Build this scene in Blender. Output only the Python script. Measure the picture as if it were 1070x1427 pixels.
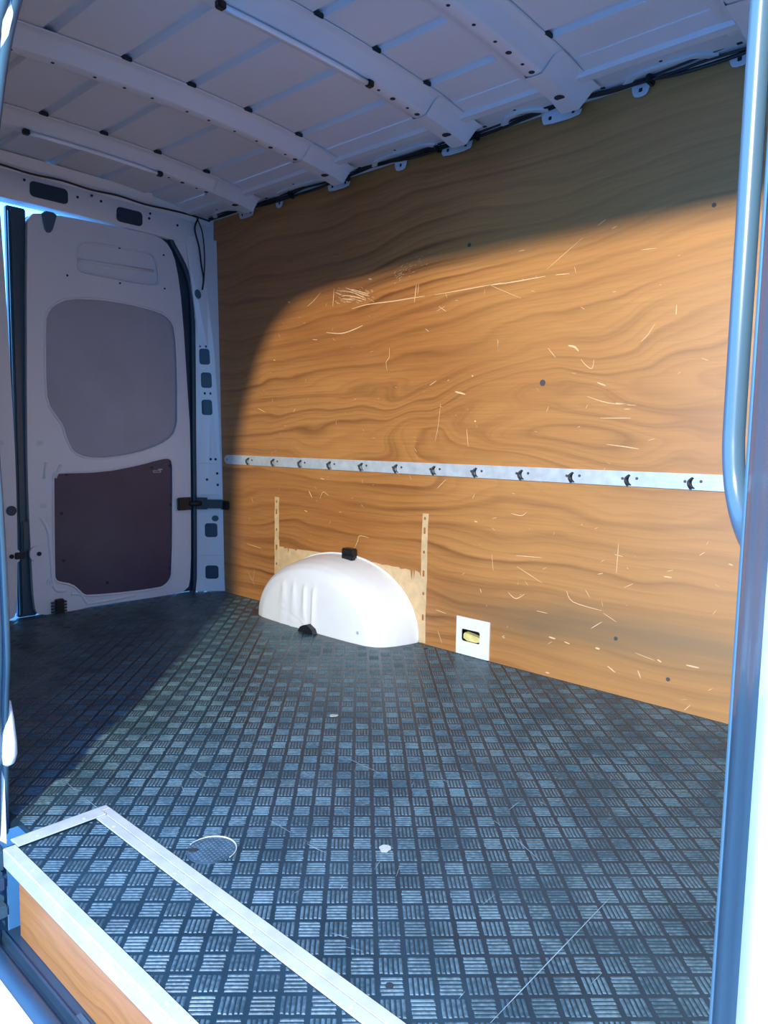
# Interior of a panel van seen through its side door: plywood lined wall, checker floor, rear doors, ribbed roof.
# World: X towards the front of the van, Y across to the far plywood wall (y = 0), Z up from the load floor (z = 0), metres.
import bpy, bmesh, math, random
from mathutils import Vector, Matrix
for _o in list(bpy.data.objects): bpy.data.objects.remove(_o)
scene = bpy.context.scene
COL = scene.collection

# ------------------------------------------------------------------ camera
CAM_LOC = Vector((3.12408, -2.10217, 0.76517))
CAM_R = Vector((0.727603, 0.685754, 0.018289)); CAM_U = Vector((-0.081595, 0.060042, 0.994855)); CAM_F = Vector((-0.681128, 0.725352, -0.099641))
_c = bpy.data.cameras.new('camera'); cam = bpy.data.objects.new('camera', _c); COL.objects.link(cam)
_c.sensor_fit = 'VERTICAL'; _c.sensor_height = 36.0; _c.lens = 26.3988; _c.clip_start = 0.02; _c.clip_end = 200
_m = Matrix((CAM_R, CAM_U, -CAM_F)).transposed().to_4x4(); _m.translation = CAM_LOC
cam.matrix_world = _m
scene.camera = cam

# ------------------------------------------------------------------ daylight
world = bpy.data.worlds.new('sky'); scene.world = world; world.use_nodes = True
_nt = world.node_tree; _bg = _nt.nodes['Background']
_tc = _nt.nodes.new('ShaderNodeTexCoord'); _sx = _nt.nodes.new('ShaderNodeSeparateXYZ'); _rp = _nt.nodes.new('ShaderNodeValToRGB')
_nt.links.new(_tc.outputs['Generated'], _sx.inputs[0]); _nt.links.new(_sx.outputs['Z'], _rp.inputs[0]); _nt.links.new(_rp.outputs[0], _bg.inputs[0])
_rp.color_ramp.elements[0].position = 0.0; _rp.color_ramp.elements[0].color = (0.14, 0.46, 1.0, 1)
_rp.color_ramp.elements[1].position = 0.7; _rp.color_ramp.elements[1].color = (0.07, 0.32, 0.95, 1)
_bg.inputs['Strength'].default_value = 5.4
# the low warm light that reaches in through the side door (its shadow edges spread from a spot near the van)
_l = bpy.data.lights.new('low_light', 'SPOT'); _l.energy = 680.0; _l.color = (1.0, 0.90, 0.68); _l.shadow_soft_size = 0.055
_l.spot_size = math.radians(78); _l.spot_blend = 0.35
light = bpy.data.objects.new('low_light', _l); light.location = (3.35, -3.41, 1.68); COL.objects.link(light)
light.rotation_euler = (Vector((1.75, 0.0, 0.45)) - light.location).to_track_quat('-Z', 'Y').to_euler()

scene.view_settings.view_transform = 'Standard'; scene.view_settings.look = 'None'
scene.view_settings.gamma = 1.0; scene.view_settings.use_curve_mapping = False
scene.view_settings.exposure = 0.15

# ------------------------------------------------------------------ measured outlines (metres)
DOOR_OUT = [(-0.8554, 1.5721), (-0.845, 1.6017), (-0.8251, 1.6225), (-0.6902, 1.6354), (-0.3869, 1.6408), (-0.2766, 1.6384), (-0.2255, 1.6076), (-0.1921, 1.5327), (-0.1641, 1.342), (-0.1374, 0.9255), (-0.127, 0.7778), (-0.1262, 0.4121), (-0.1289, 0.0885), (-0.1454, 0.0098), (-0.2501, 0.0019), (-0.6069, 0.0065), (-0.7293, -0.0028), (-0.8522, 0.0017), (-0.8695, 0.0377), (-0.8766, 0.2686), (-0.8799, 0.4542), (-0.8792, 0.7294)]
DOOR_UP = [(-0.7919, 1.2322), (-0.7585, 1.2765), (-0.698, 1.3108), (-0.5699, 1.3262), (-0.4349, 1.3256), (-0.2822, 1.3115), (-0.2244, 1.2831), (-0.1989, 1.235), (-0.1898, 1.0286), (-0.1915, 0.8599), (-0.192, 0.8116), (-0.2172, 0.7476), (-0.2885, 0.706), (-0.4021, 0.6702), (-0.5319, 0.6494), (-0.6343, 0.6503), (-0.6927, 0.6743), (-0.7208, 0.7311), (-0.7345, 0.7873), (-0.7564, 0.8162), (-0.797, 0.876), (-0.801, 0.9856), (-0.7962, 1.1674)]
DOOR_LOW = [(-0.7794, 0.5709), (-0.7751, 0.5886), (-0.7542, 0.5926), (-0.5641, 0.5931), (-0.4029, 0.6187), (-0.2797, 0.6483), (-0.2389, 0.6497), (-0.2204, 0.6295), (-0.2197, 0.5254), (-0.228, 0.1075), (-0.2417, 0.0713), (-0.2722, 0.0479), (-0.2984, 0.0412), (-0.4565, 0.0429), (-0.6399, 0.0528), (-0.6633, 0.0625), (-0.6818, 0.0839), (-0.7111, 0.1128), (-0.7639, 0.129), (-0.7805, 0.1403), (-0.786, 0.1623)]
DOOR_POCKET = [(-0.6576, 1.4991), (-0.649, 1.531), (-0.6143, 1.5536), (-0.339, 1.5581), (-0.311, 1.5571), (-0.2902, 1.5265), (-0.279, 1.4562), (-0.2916, 1.4177), (-0.4334, 1.413), (-0.5253, 1.4164), (-0.6473, 1.4171), (-0.662, 1.4378)]
PILLAR_L = [(-0.22, 1.6749), (-0.2095, 1.6296), (-0.1323, 1.5058), (-0.103, 1.3304), (-0.0996, 0.7783), (-0.101, 0.0781), (-0.1157, 0.0022)]
PILLAR_R = [(0.0311, -0.0972, 1.6788), (0.0404, -0.0599, 1.457), (0.0523, -0.0256, 1.1455), (0.0645, -0.01, 0.8215), (0.0716, -0.0091, 0.633), (0.0798, -0.0016, 0.4114), (0.092, 0.0011, 0.0785), (0.095, -0.0012, 0.0047)]
SCRATCHES = [(2.6, [(0.9577, 1.2629), (1.0418, 1.2708), (1.1753, 1.269), (1.2514, 1.2699), (1.3308, 1.2702)]), (2.0, [(1.3781, 1.2693), (1.4859, 1.2718), (1.5932, 1.2743), (1.6647, 1.2763)]), (2.4, [(1.6075, 1.2737), (1.6984, 1.2732), (1.766, 1.2744), (1.8264, 1.2761)]), (1.5, [(1.8627, 1.2753), (1.9114, 1.2728)]), (3.2, [(0.8107, 1.1832), (0.9012, 1.173), (0.9736, 1.183), (1.0185, 1.1938)]), (2.2, [(0.6909, 1.3001), (0.7307, 1.3187), (0.7742, 1.3476)]), (2.6, [(0.8685, 1.3437), (0.9564, 1.3266), (1.0344, 1.2937)]), (2.6, [(0.9199, 1.3485), (0.9849, 1.3234), (1.0521, 1.3013)]), (2.6, [(0.8837, 1.3251), (0.971, 1.3084), (1.0345, 1.2879)]), (2.6, [(0.8534, 1.3534), (0.8471, 1.2841)]), (2.6, [(0.9425, 1.3037), (1.0137, 1.2863)]), (2.6, [(0.8987, 1.3085), (0.9855, 1.2932)]), (2.6, [(0.8611, 1.3376), (0.9132, 1.3168)]), (2.6, [(0.9561, 1.3384), (1.0478, 1.3094)]), (1.0, [(1.2259, 1.36), (1.2308, 1.3614)]), (1.0, [(1.2554, 1.3816), (1.2647, 1.3829)]), (1.0, [(1.2517, 1.3735), (1.2562, 1.3755)]), (1.0, [(1.3101, 1.4107), (1.3194, 1.4119)]), (1.0, [(1.2101, 1.3856), (1.2202, 1.3893)]), (1.0, [(1.1814, 1.3741), (1.1891, 1.3756)]), (1.0, [(1.27, 1.3606), (1.2799, 1.3631)]), (1.0, [(1.2371, 1.3764), (1.2474, 1.38)]), (1.0, [(1.2351, 1.3732), (1.242, 1.3746)]), (1.0, [(1.2255, 1.3736), (1.2295, 1.3771)]), (1.0, [(1.2071, 1.3743), (1.2133, 1.3789)]), (1.0, [(1.2033, 1.3634), (1.2119, 1.3652)]), (1.0, [(1.23, 1.3824), (1.2378, 1.3865)]), (1.0, [(1.2072, 1.3584), (1.2167, 1.3613)]), (1.0, [(1.212, 1.3625), (1.2193, 1.3636)]), (1.0, [(1.2961, 1.3992), (1.3049, 1.4031)]), (1.0, [(1.1807, 1.3322), (1.1905, 1.3343)]), (1.0, [(1.2853, 1.4117), (1.2911, 1.4134)]), (1.0, [(1.2497, 1.3671), (1.2605, 1.3687)]), (1.0, [(1.1946, 1.356), (1.2043, 1.3579)]), (1.0, [(1.2519, 1.3486), (1.2587, 1.3503)]), (1.0, [(1.2007, 1.3576), (1.2096, 1.3588)]), (1.0, [(1.1813, 1.3609), (1.1928, 1.3617)]), (1.0, [(1.2535, 1.3904), (1.2644, 1.3924)]), (1.0, [(1.2134, 1.367), (1.2203, 1.3688)]), (1.0, [(1.3022, 1.4037), (1.306, 1.4058)]), (1.0, [(1.219, 1.3602), (1.2293, 1.3612)]), (1.0, [(1.207, 1.3648), (1.2182, 1.3666)]), (1.0, [(1.2843, 1.4116), (1.2933, 1.4138)]), (1.0, [(1.2045, 1.3396), (1.215, 1.3435)]), (1.0, [(1.2151, 1.3901), (1.2237, 1.3937)]), (1.0, [(1.2407, 1.3948), (1.2463, 1.3991)]), (1.0, [(1.3326, 1.3794), (1.3429, 1.3821)]), (1.0, [(1.1967, 1.363), (1.2079, 1.3658)]), (1.0, [(1.2029, 1.3461), (1.2109, 1.3497)]), (1.0, [(1.3004, 1.3942), (1.3107, 1.3946)]), (1.0, [(1.3109, 1.3778), (1.3201, 1.3815)]), (1.0, [(1.2604, 1.3847), (1.269, 1.3865)]), (1.0, [(1.2976, 1.4055), (1.305, 1.4063)]), (1.0, [(1.1776, 1.3686), (1.188, 1.3713)]), (1.0, [(1.1895, 1.3515), (1.1974, 1.3524)]), (1.0, [(1.2917, 1.3953), (1.2992, 1.3974)]), (1.0, [(1.2802, 1.3829), (1.2873, 1.3871)]), (1.0, [(1.2115, 1.3504), (1.2219, 1.3528)]), (1.0, [(1.2533, 1.3887), (1.2574, 1.3932)]), (1.0, [(1.2033, 1.3475), (1.2102, 1.3514)]), (1.0, [(0.8916, 1.3019), (0.9002, 1.2982)]), (1.0, [(0.9623, 1.3256), (0.9759, 1.3177)]), (1.0, [(1.0078, 1.3397), (1.0178, 1.3339)]), (1.0, [(0.9611, 1.3037), (0.9738, 1.3)]), (1.0, [(0.9088, 1.3016), (0.92, 1.2947)]), (1.0, [(1.0657, 1.2973), (1.0804, 1.2909)]), (1.0, [(0.9238, 1.2961), (0.9365, 1.2883)]), (1.0, [(0.9221, 1.299), (0.9394, 1.2922)]), (1.0, [(0.9509, 1.3386), (0.9677, 1.3329)]), (1.0, [(0.9978, 1.3335), (1.0046, 1.33)]), (1.0, [(1.0286, 1.3273), (1.0467, 1.3215)]), (1.0, [(0.9798, 1.3229), (0.9943, 1.3189)]), (1.0, [(0.9432, 1.2927), (0.9517, 1.2866)]), (1.0, [(0.926, 1.332), (0.9322, 1.3293)]), (1.0, [(1.0585, 1.2865), (1.075, 1.2789)]), (1.0, [(1.0584, 1.3249), (1.0719, 1.3191)]), (1.0, [(0.9801, 1.2886), (0.9966, 1.2802)]), (1.0, [(0.8802, 1.3164), (0.8962, 1.309)]), (1.0, [(0.9893, 1.2939), (0.9993, 1.2864)]), (1.0, [(0.9436, 1.3125), (0.9624, 1.305)]), (1.0, [(0.9222, 1.3366), (0.9329, 1.3304)]), (1.0, [(1.0682, 1.2815), (1.0792, 1.2765)]), (1.0, [(1.0305, 1.321), (1.0418, 1.3177)]), (1.0, [(0.8949, 1.3214), (0.9111, 1.3146)]), (1.0, [(0.935, 1.2927), (0.9498, 1.2884)]), (1.0, [(0.8695, 1.2983), (0.8903, 1.2895)]), (1.0, [(0.9857, 1.3245), (0.9927, 1.3205)]), (1.0, [(0.9038, 1.2974), (0.9228, 1.2895)]), (1.0, [(0.8868, 1.3403), (0.8972, 1.3324)]), (1.0, [(0.8906, 1.307), (0.9066, 1.3006)]), (1.0, [(1.0598, 1.3188), (1.0724, 1.3147)]), (1.0, [(0.875, 1.354), (0.8857, 1.3501)]), (1.0, [(0.8681, 1.2973), (0.8785, 1.2898)]), (1.0, [(1.0069, 1.2978), (1.0218, 1.2896)]), (1.0, [(1.0437, 1.2944), (1.057, 1.2877)]), (1.0, [(1.0113, 1.3076), (1.0239, 1.3036)]), (1.0, [(1.0363, 1.3088), (1.0429, 1.3053)]), (1.0, [(1.0424, 1.3212), (1.0533, 1.3147)]), (1.0, [(1.0397, 1.3173), (1.0506, 1.3121)]), (1.0, [(0.8605, 1.3051), (0.8669, 1.2976)]), (2.4, [(1.2907, 1.3152), (1.2828, 1.2529)]), (1.6, [(1.3016, 1.3166), (1.2979, 1.2784)]), (1.8, [(1.1629, 1.0986), (1.1625, 1.0637), (1.1471, 1.0456), (1.1532, 1.0148)]), (4, [(1.4814, 0.9267), (1.5262, 0.9167)]), (1.2, [(1.4174, 0.888), (1.4084, 0.8068), (1.396, 0.752)]), (1.6, [(1.536, 0.7985), (1.5449, 0.737)]), (2, [(1.3646, 0.9526), (1.3961, 0.9677)]), (2, [(1.6539, 1.0936), (1.6583, 1.06)]), (2.2, [(0.3543, 0.8832), (0.4102, 0.8655)]), (2.6, [(0.6047, 0.8638), (0.6181, 0.8777)]), (4, [(1.0465, 1.3669), (1.0643, 1.3627)]), (3, [(0.563, 1.3314), (0.5834, 1.3271)]), (2, [(0.7248, 1.162), (0.7566, 1.1576)]), (3, [(0.4671, 1.0929), (0.4813, 1.0899)]), (4, [(1.5512, 0.9792), (1.5578, 0.9772)]), (4, [(1.5678, 0.8248), (1.5754, 0.823)]), (1.5, [(1.3969, 1.2276), (1.4321, 1.2065)]), (1.2, [(1.3858, 1.2111), (1.4258, 1.2246)]), (4, [(1.9174, 1.0559), (1.9396, 1.0498), (1.9532, 1.0366)]), (1.3, [(1.8458, 1.0529), (1.8745, 1.022)]), (1.6, [(1.963, 1.0107), (1.981, 0.9922), (2.001, 0.9821), (2.0063, 1.0083)]), (2.6, [(2.0198, 0.9396), (2.0484, 0.9288)]), (1.6, [(2.0352, 0.833), (2.1319, 0.8326)]), (1.1, [(1.9512, 1.3723), (1.891, 1.335), (1.8301, 1.2959)]), (1.8, [(1.6558, 1.0904), (1.6593, 1.0552)]), (1.8, [(2.0599, 0.7548), (2.1127, 0.7498), (2.1616, 0.7435)]), (1.3, [(2.1898, 1.0977), (2.1691, 1.0674), (2.151, 1.0508)]), (1.0, [(1.6073, 1.2778), (1.7397, 1.2176)]), (1.6, [(1.9899, 0.8985), (2.0576, 0.8782), (2.1455, 0.8693)]), (1.5, [(1.9982, 1.3999), (2.0235, 1.4137)]), (1.8, [(2.0436, 1.3834), (2.0592, 1.3879)]), (2.2, [(2.0819, 0.8777), (2.1181, 0.8719)]), (1.6, [(2.249, 1.1445), (2.2491, 1.1168)]), (1.1, [(2.137, 1.3091), (2.1818, 1.3072)]), (1.6, [(1.7237, 1.3678), (1.7476, 1.3681)]), (3.4, [(0.7093, 0.5317), (0.7315, 0.5031)]), (1.6, [(0.7812, 0.5032), (0.8003, 0.5319), (0.8359, 0.5179)]), (1.4, [(1.4102, 0.5829), (1.4512, 0.6181)]), (1.7, [(0.9871, 0.3092), (1.0087, 0.3477), (1.0201, 0.37), (1.0713, 0.3681)]), (1.4, [(1.6587, 0.3735), (1.6663, 0.3167)]), (1.8, [(0.2724, 0.2551), (0.3857, 0.2459)]), (1.2, [(0.2765, 0.129), (0.337, 0.0633)]), (1.2, [(0.3329, 0.1466), (0.321, 0.0832)]), (3, [(0.6815, 0.4456), (0.702, 0.4405)]), (3, [(1.5808, 0.4796), (1.5943, 0.4781)]), (3, [(0.7832, 0.5878), (0.8076, 0.5846)]), (1.4, [(1.4309, 0.0634), (1.4532, 0.019)]), (1.8, [(0.3065, 0.4763), (0.3204, 0.453)]), (2.5, [(1.6142, 0.247), (1.6202, 0.2342)]), (4, [(1.7126, 0.0978), (1.7234, 0.0945)]), (1.6, [(1.4185, 0.1392), (1.4676, 0.1333)]), (1.4, [(0.897, 0.4543), (0.9124, 0.4577)]), (1.6, [(1.7541, 0.3808), (1.8552, 0.3859)]), (1.5, [(1.76, 0.3443), (1.8079, 0.3249), (1.859, 0.303)]), (2, [(1.7287, 0.2535), (1.7602, 0.2359), (1.7939, 0.2563)]), (1.7, [(1.9478, 0.2913), (1.9727, 0.2599), (2.071, 0.2487)]), (1.4, [(2.0125, 0.3049), (2.0286, 0.2831)]), (1.4, [(2.1137, 0.4616), (2.1114, 0.3708)]), (3.6, [(1.8914, 0.1314), (1.9158, 0.1297)]), (2.4, [(1.9478, 0.1268), (1.9676, 0.1236)]), (4, [(2.0549, 0.1297), (2.0698, 0.1287)]), (2.6, [(2.0978, 0.0813), (2.1237, 0.0679)]), (2.4, [(2.1939, 0.0897), (2.204, 0.0685)]), (3, [(2.2505, 0.1358), (2.2627, 0.1306)]), (3, [(2.3339, 0.1382), (2.3698, 0.138)]), (1.4, [(2.3523, 0.454), (2.3667, 0.465)]), (2.4, [(2.2563, 0.3813), (2.2788, 0.3813)]), (2.2, [(2.4309, 0.4406), (2.4426, 0.4379)]), (1.3, [(2.1381, 0.331), (2.165, 0.3464)]), (1.8, [(1.7309, 0.5194), (1.7699, 0.5153), (1.7906, 0.528)]), (1.6, [(2.0371, 0.187), (2.0727, 0.2145)]), (1.6, [(2.1014, 0.4266), (2.1297, 0.4234)]), (1.6, [(2.0507, 0.3589), (2.0687, 0.3648)]), (4, [(1.7171, 0.1013), (1.7218, 0.096)]), (3.4, [(1.8845, 0.0122), (1.8985, 0.0125)]), (1.4, [(1.8425, 0.2088), (1.8838, 0.2073)]), (1.2, [(2.1829, 0.1411), (2.2442, 0.1311)]), (1.5, [(2.3353, 0.0059), (2.3529, 0.0268)]), (1.2, [(2.1191, 0.2231), (2.0749, 0.2425)])]
PATCH_TOP = [(0.5133, 0.2697), (0.5422, 0.2713), (0.5501, 0.2647), (0.5709, 0.2696), (0.5763, 0.2435), (0.5812, 0.2691), (0.6196, 0.2686), (0.6272, 0.2629), (0.6398, 0.2718), (0.7067, 0.2739), (0.7789, 0.276), (0.8605, 0.2762), (0.9447, 0.2779), (1.0046, 0.2739), (1.0681, 0.2729), (1.1094, 0.2737), (1.1349, 0.2718), (1.1451, 0.2694), (1.17, 0.2727), (1.1997, 0.2707), (1.2337, 0.2723), (1.2435, 0.2664), (1.2673, 0.271), (1.291, 0.2685), (1.2996, 0.2311), (1.305, 0.2704), (1.3105, 0.2412), (1.3161, 0.2705), (1.3375, 0.2649), (1.3474, 0.243), (1.3495, 0.2624)]
FLOOR_SEAM = [(2.5937, -0.9649), (2.6084, -1.3311)]
FLOOR_SCRATCHES = [(1.6, [(1.876, -0.897), (1.9344, -0.9007), (2.0001, -0.9014)]), (1.2, [(1.991, -1.2112), (2.0277, -1.2104), (2.0558, -1.2108)]), (1.4, [(2.1077, -1.2148), (2.1326, -1.2142), (2.153, -1.2101)]), (0.8, [(2.2567, -1.1866), (2.2405, -1.1487)]), (1.4, [(1.5556, -1.4235), (1.5923, -1.4253), (1.6121, -1.4161)]), (1.4, [(1.6527, -1.4278), (1.683, -1.4278), (1.7068, -1.4286)]), (1.4, [(1.6823, -1.1936), (1.7176, -1.1943), (1.7423, -1.193)]), (1.2, [(1.6188, -1.3592), (1.6424, -1.3577)]), (1, [(1.7386, -1.2544), (1.7738, -1.2681)]), (1.5, [(1.9458, -0.2208), (1.9273, -0.181), (1.9333, -0.151), (1.9569, -0.1316), (1.9843, -0.1422), (2.0048, -0.1592)]), (1.3, [(2.3625, -0.9142), (2.3878, -0.9248), (2.4187, -0.9382), (2.4483, -0.9511)]), (1.6, [(2.3038, -0.8336), (2.2993, -0.7892)]), (1.0, [(2.3889, -0.8171), (2.4114, -0.8167)]), (2, [(2.331, -0.7571), (2.3402, -0.7602)]), (1.6, [(2.1204, -0.8245), (2.1329, -0.8258)]), (1.0, [(2.3041, -0.8914), (2.3291, -0.8996)])]
HOLES = {'sq': [(0.03, -0.0614, 1.1269), (0.03, -0.0501, 1.017), (0.03, -0.0445, 0.8887), (0.03, -0.0316, 0.3004), (0.03, -0.031, 0.095)]}

# ------------------------------------------------------------------ materials
def nodes(name):
    m = bpy.data.materials.new(name); m.use_nodes = True
    nt = m.node_tree; return m, nt, nt.nodes['Principled BSDF']

def plain(name, col, rough=0.5, metal=0.0, coat=0.0, var=0.06, scale=9.0, bump=0.0, bscale=60.0, spec=None):
    """one colour with a little mottling and, if asked, fine relief"""
    m, nt, b = nodes(name)
    N = nt.nodes.new; L = nt.links.new
    tc = N('ShaderNodeTexCoord'); no = N('ShaderNodeTexNoise'); no.inputs['Scale'].default_value = scale; no.inputs['Detail'].default_value = 5
    L(tc.outputs['Object'], no.inputs['Vector'])
    rp = N('ShaderNodeValToRGB'); rp.color_ramp.elements[0].position = 0.3; rp.color_ramp.elements[1].position = 0.7
    rp.color_ramp.elements[0].color = tuple(max(0, c * (1 - var)) for c in col) + (1,)
    rp.color_ramp.elements[1].color = tuple(min(1, c * (1 + var)) for c in col) + (1,)
    L(no.outputs['Fac'], rp.inputs[0]); L(rp.outputs[0], b.inputs['Base Color'])
    b.inputs['Roughness'].default_value = rough; b.inputs['Metallic'].default_value = metal; b.inputs['Coat Weight'].default_value = coat
    if spec is not None: b.inputs['Specular IOR Level'].default_value = spec
    if bump:
        n2 = N('ShaderNodeTexNoise'); n2.inputs['Scale'].default_value = bscale; n2.inputs['Detail'].default_value = 4
        L(tc.outputs['Object'], n2.inputs['Vector'])
        bp = N('ShaderNodeBump'); bp.inputs['Strength'].default_value = bump; bp.inputs['Distance'].default_value = 0.002
        L(n2.outputs['Fac'], bp.inputs['Height']); L(bp.outputs[0], b.inputs['Normal'])
    return m

def veneer(name, light, mid, dark, rings=9.0, slope=0.035, coat=0.25, rough=0.42, band=False, sx=0.9, sz=2.3, amp=0.55):
    """rotary-cut veneer: contour figure in the X-Z plane"""
    m, nt, b = nodes(name)
    N = nt.nodes.new; L = nt.links.new
    def math_(op, a, c, clamp=False):
        n = N('ShaderNodeMath'); n.operation = op; n.use_clamp = clamp
        for i, v in enumerate((a, c)):
            if v is None: continue
            if isinstance(v, (int, float)): n.inputs[i].default_value = v
            else: L(v, n.inputs[i])
        return n.outputs[0]
    tc = N('ShaderNodeTexCoord'); sp = N('ShaderNodeSeparateXYZ'); L(tc.outputs['Object'], sp.inputs[0])
    X, Z = sp.outputs['X'], sp.outputs['Z']
    def noise(fx, fz, off, detail=2.0, rough_=0.5, dist=0.0):
        cb = N('ShaderNodeCombineXYZ'); L(math_('MULTIPLY', X, fx), cb.inputs[0]); L(math_('MULTIPLY', Z, fz), cb.inputs[2]); cb.inputs[1].default_value = off
        n = N('ShaderNodeTexNoise'); n.inputs['Scale'].default_value = 1.0; n.inputs['Detail'].default_value = detail
        n.inputs['Roughness'].default_value = rough_; n.inputs['Distortion'].default_value = dist
        L(cb.outputs[0], n.inputs['Vector']); return n.outputs['Fac']
    def bell(v, c, w_):
        q = math_('DIVIDE', math_('SUBTRACT', v, c), w_); return math_('POWER', 2.71828, math_('MULTIPLY', math_('MULTIPLY', q, q), -1.0))
    # gently waving layers, swirling where the peeler cut across the tree's crooked heart
    swirl = math_('ADD', amp * 0.22, math_('MULTIPLY', bell(Z, 0.84, 0.17), math_('MULTIPLY', bell(X, 1.75, 0.75), amp)))
    rise = math_('MULTIPLY', math_('MULTIPLY', X, X), math_('MULTIPLY', bell(Z, 1.15, 0.42), -slope))
    field = math_('ADD', math_('ADD', Z, rise), math_('MULTIPLY', math_('SUBTRACT', noise(sx, sz, 3.1, 2.0, 0.40, 0.35), 0.5), swirl))
    wob = math_('MULTIPLY', noise(7, 22, 7.7, 3), 0.014)
    ph = math_('MULTIPLY', math_('ADD', field, wob), rings)
    def late_wood(ph_, pw):
        saw = math_('FRACT', ph_, None)
        edge = math_('MULTIPLY', math_('GREATER_THAN', saw, 0.86), math_('MULTIPLY', math_('SUBTRACT', saw, 0.86), -7.14))
        return math_('MULTIPLY', math_('POWER', saw, pw), math_('ADD', 1.0, edge), True)
    late = math_('ADD', math_('MULTIPLY', late_wood(ph, 4.0), 1.15), math_('MULTIPLY', late_wood(math_('MULTIPLY', ph, 2.63), 3.0), 0.5), True)
    streak = noise(5, 190, 1.3, 3, 0.6)
    blot = noise(0.9, 2.2, 9.4, 3)
    rp = N('ShaderNodeValToRGB'); e = rp.color_ramp.elements
    e[0].position = 0.32; e[0].color = mid + (1,); e[1].position = 0.66; e[1].color = light + (1,)
    L(blot, rp.inputs[0])
    mx = N('ShaderNodeMix'); mx.data_type = 'RGBA'; mx.inputs[7].default_value = dark + (1,)
    L(rp.outputs[0], mx.inputs[6])
    amount = math_('MULTIPLY', late, math_('MULTIPLY', math_('SUBTRACT', noise(1.6, 3.4, 5.5, 2), 0.18), 2.3), True)
    L(amount, mx.inputs[0])
    hs = N('ShaderNodeHueSaturation'); L(mx.outputs[2], hs.inputs['Color'])
    L(math_('ADD', 0.74, math_('MULTIPLY', streak, 0.52)), hs.inputs['Value'])
    out = hs.outputs[0]
    if band:   # greyed, weathered streak low down towards the front end of the sheet
        dz = math_('DIVIDE', math_('SUBTRACT', Z, math_('ADD', 0.185, math_('MULTIPLY', math_('SUBTRACT', noise(1.5, 0.2, 2.2), 0.5), 0.16))), 0.075)
        g = math_('POWER', 2.718, math_('MULTIPLY', math_('MULTIPLY', dz, dz), -1.0))
        xr = N('ShaderNodeMapRange'); xr.inputs[1].default_value = 1.35; xr.inputs[2].default_value = 1.85; L(X, xr.inputs[0])
        gg = math_('MULTIPLY', math_('MULTIPLY', g, xr.outputs[0]), math_('ADD', 0.20, math_('MULTIPLY', noise(2.2, 26, 4.4, 4), 1.3)), True)
        m2 = N('ShaderNodeMix'); m2.data_type = 'RGBA'; m2.inputs[7].default_value = (0.17, 0.105, 0.058, 1)
        L(out, m2.inputs[6]); L(gg, m2.inputs[0]); out = m2.outputs[2]
        # paler veneer towards the front end
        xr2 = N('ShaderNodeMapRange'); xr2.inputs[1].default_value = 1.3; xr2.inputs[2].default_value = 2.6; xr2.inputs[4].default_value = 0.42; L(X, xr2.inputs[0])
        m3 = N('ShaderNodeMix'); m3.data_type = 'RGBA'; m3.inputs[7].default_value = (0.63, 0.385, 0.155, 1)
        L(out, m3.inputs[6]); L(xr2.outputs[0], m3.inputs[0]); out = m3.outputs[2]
    L(out, b.inputs['Base Color'])
    b.inputs['Roughness'].default_value = rough; b.inputs['Coat Weight'].default_value = coat; b.inputs['Coat Roughness'].default_value = 0.3
    bp = N('ShaderNodeBump'); bp.inputs['Strength'].default_value = 0.12; bp.inputs['Distance'].default_value = 0.001
    L(streak, bp.inputs['Height']); L(bp.outputs[0], b.inputs['Normal'])
    return m

def worn(name, dark, light):
    """tread bars rubbed pale in places"""
    m, nt, b = nodes(name); N = nt.nodes.new; L = nt.links.new
    ge = N('ShaderNodeNewGeometry'); n1 = N('ShaderNodeTexNoise'); n2 = N('ShaderNodeTexNoise')
    n1.inputs['Scale'].default_value = 140; n1.inputs['Detail'].default_value = 4; n2.inputs['Scale'].default_value = 9; n2.inputs['Detail'].default_value = 3
    L(ge.outputs['Position'], n1.inputs['Vector']); L(ge.outputs['Position'], n2.inputs['Vector'])
    ad = N('ShaderNodeMath'); ad.operation = 'ADD'; L(n1.outputs['Fac'], ad.inputs[0]); L(n2.outputs['Fac'], ad.inputs[1])
    rp = N('ShaderNodeValToRGB'); rp.color_ramp.elements[0].position = 0.42; rp.color_ramp.elements[1].position = 0.62
    hf = N('ShaderNodeMath'); hf.operation = 'MULTIPLY'; hf.inputs[1].default_value = 0.5; L(ad.outputs[0], hf.inputs[0]); L(hf.outputs[0], rp.inputs[0])
    rp.color_ramp.elements[0].color = dark + (1,); rp.color_ramp.elements[1].color = light + (1,)
    L(rp.outputs[0], b.inputs['Base Color']); b.inputs['Roughness'].default_value = 0.42
    bp = N('ShaderNodeBump'); bp.inputs['Strength'].default_value = 0.35; bp.inputs['Distance'].default_value = 0.0006
    n3 = N('ShaderNodeTexNoise'); n3.inputs['Scale'].default_value = 500; L(ge.outputs['Position'], n3.inputs['Vector']); L(n3.outputs['Fac'], bp.inputs['Height']); L(bp.outputs[0], b.inputs['Normal'])
    return m

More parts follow.
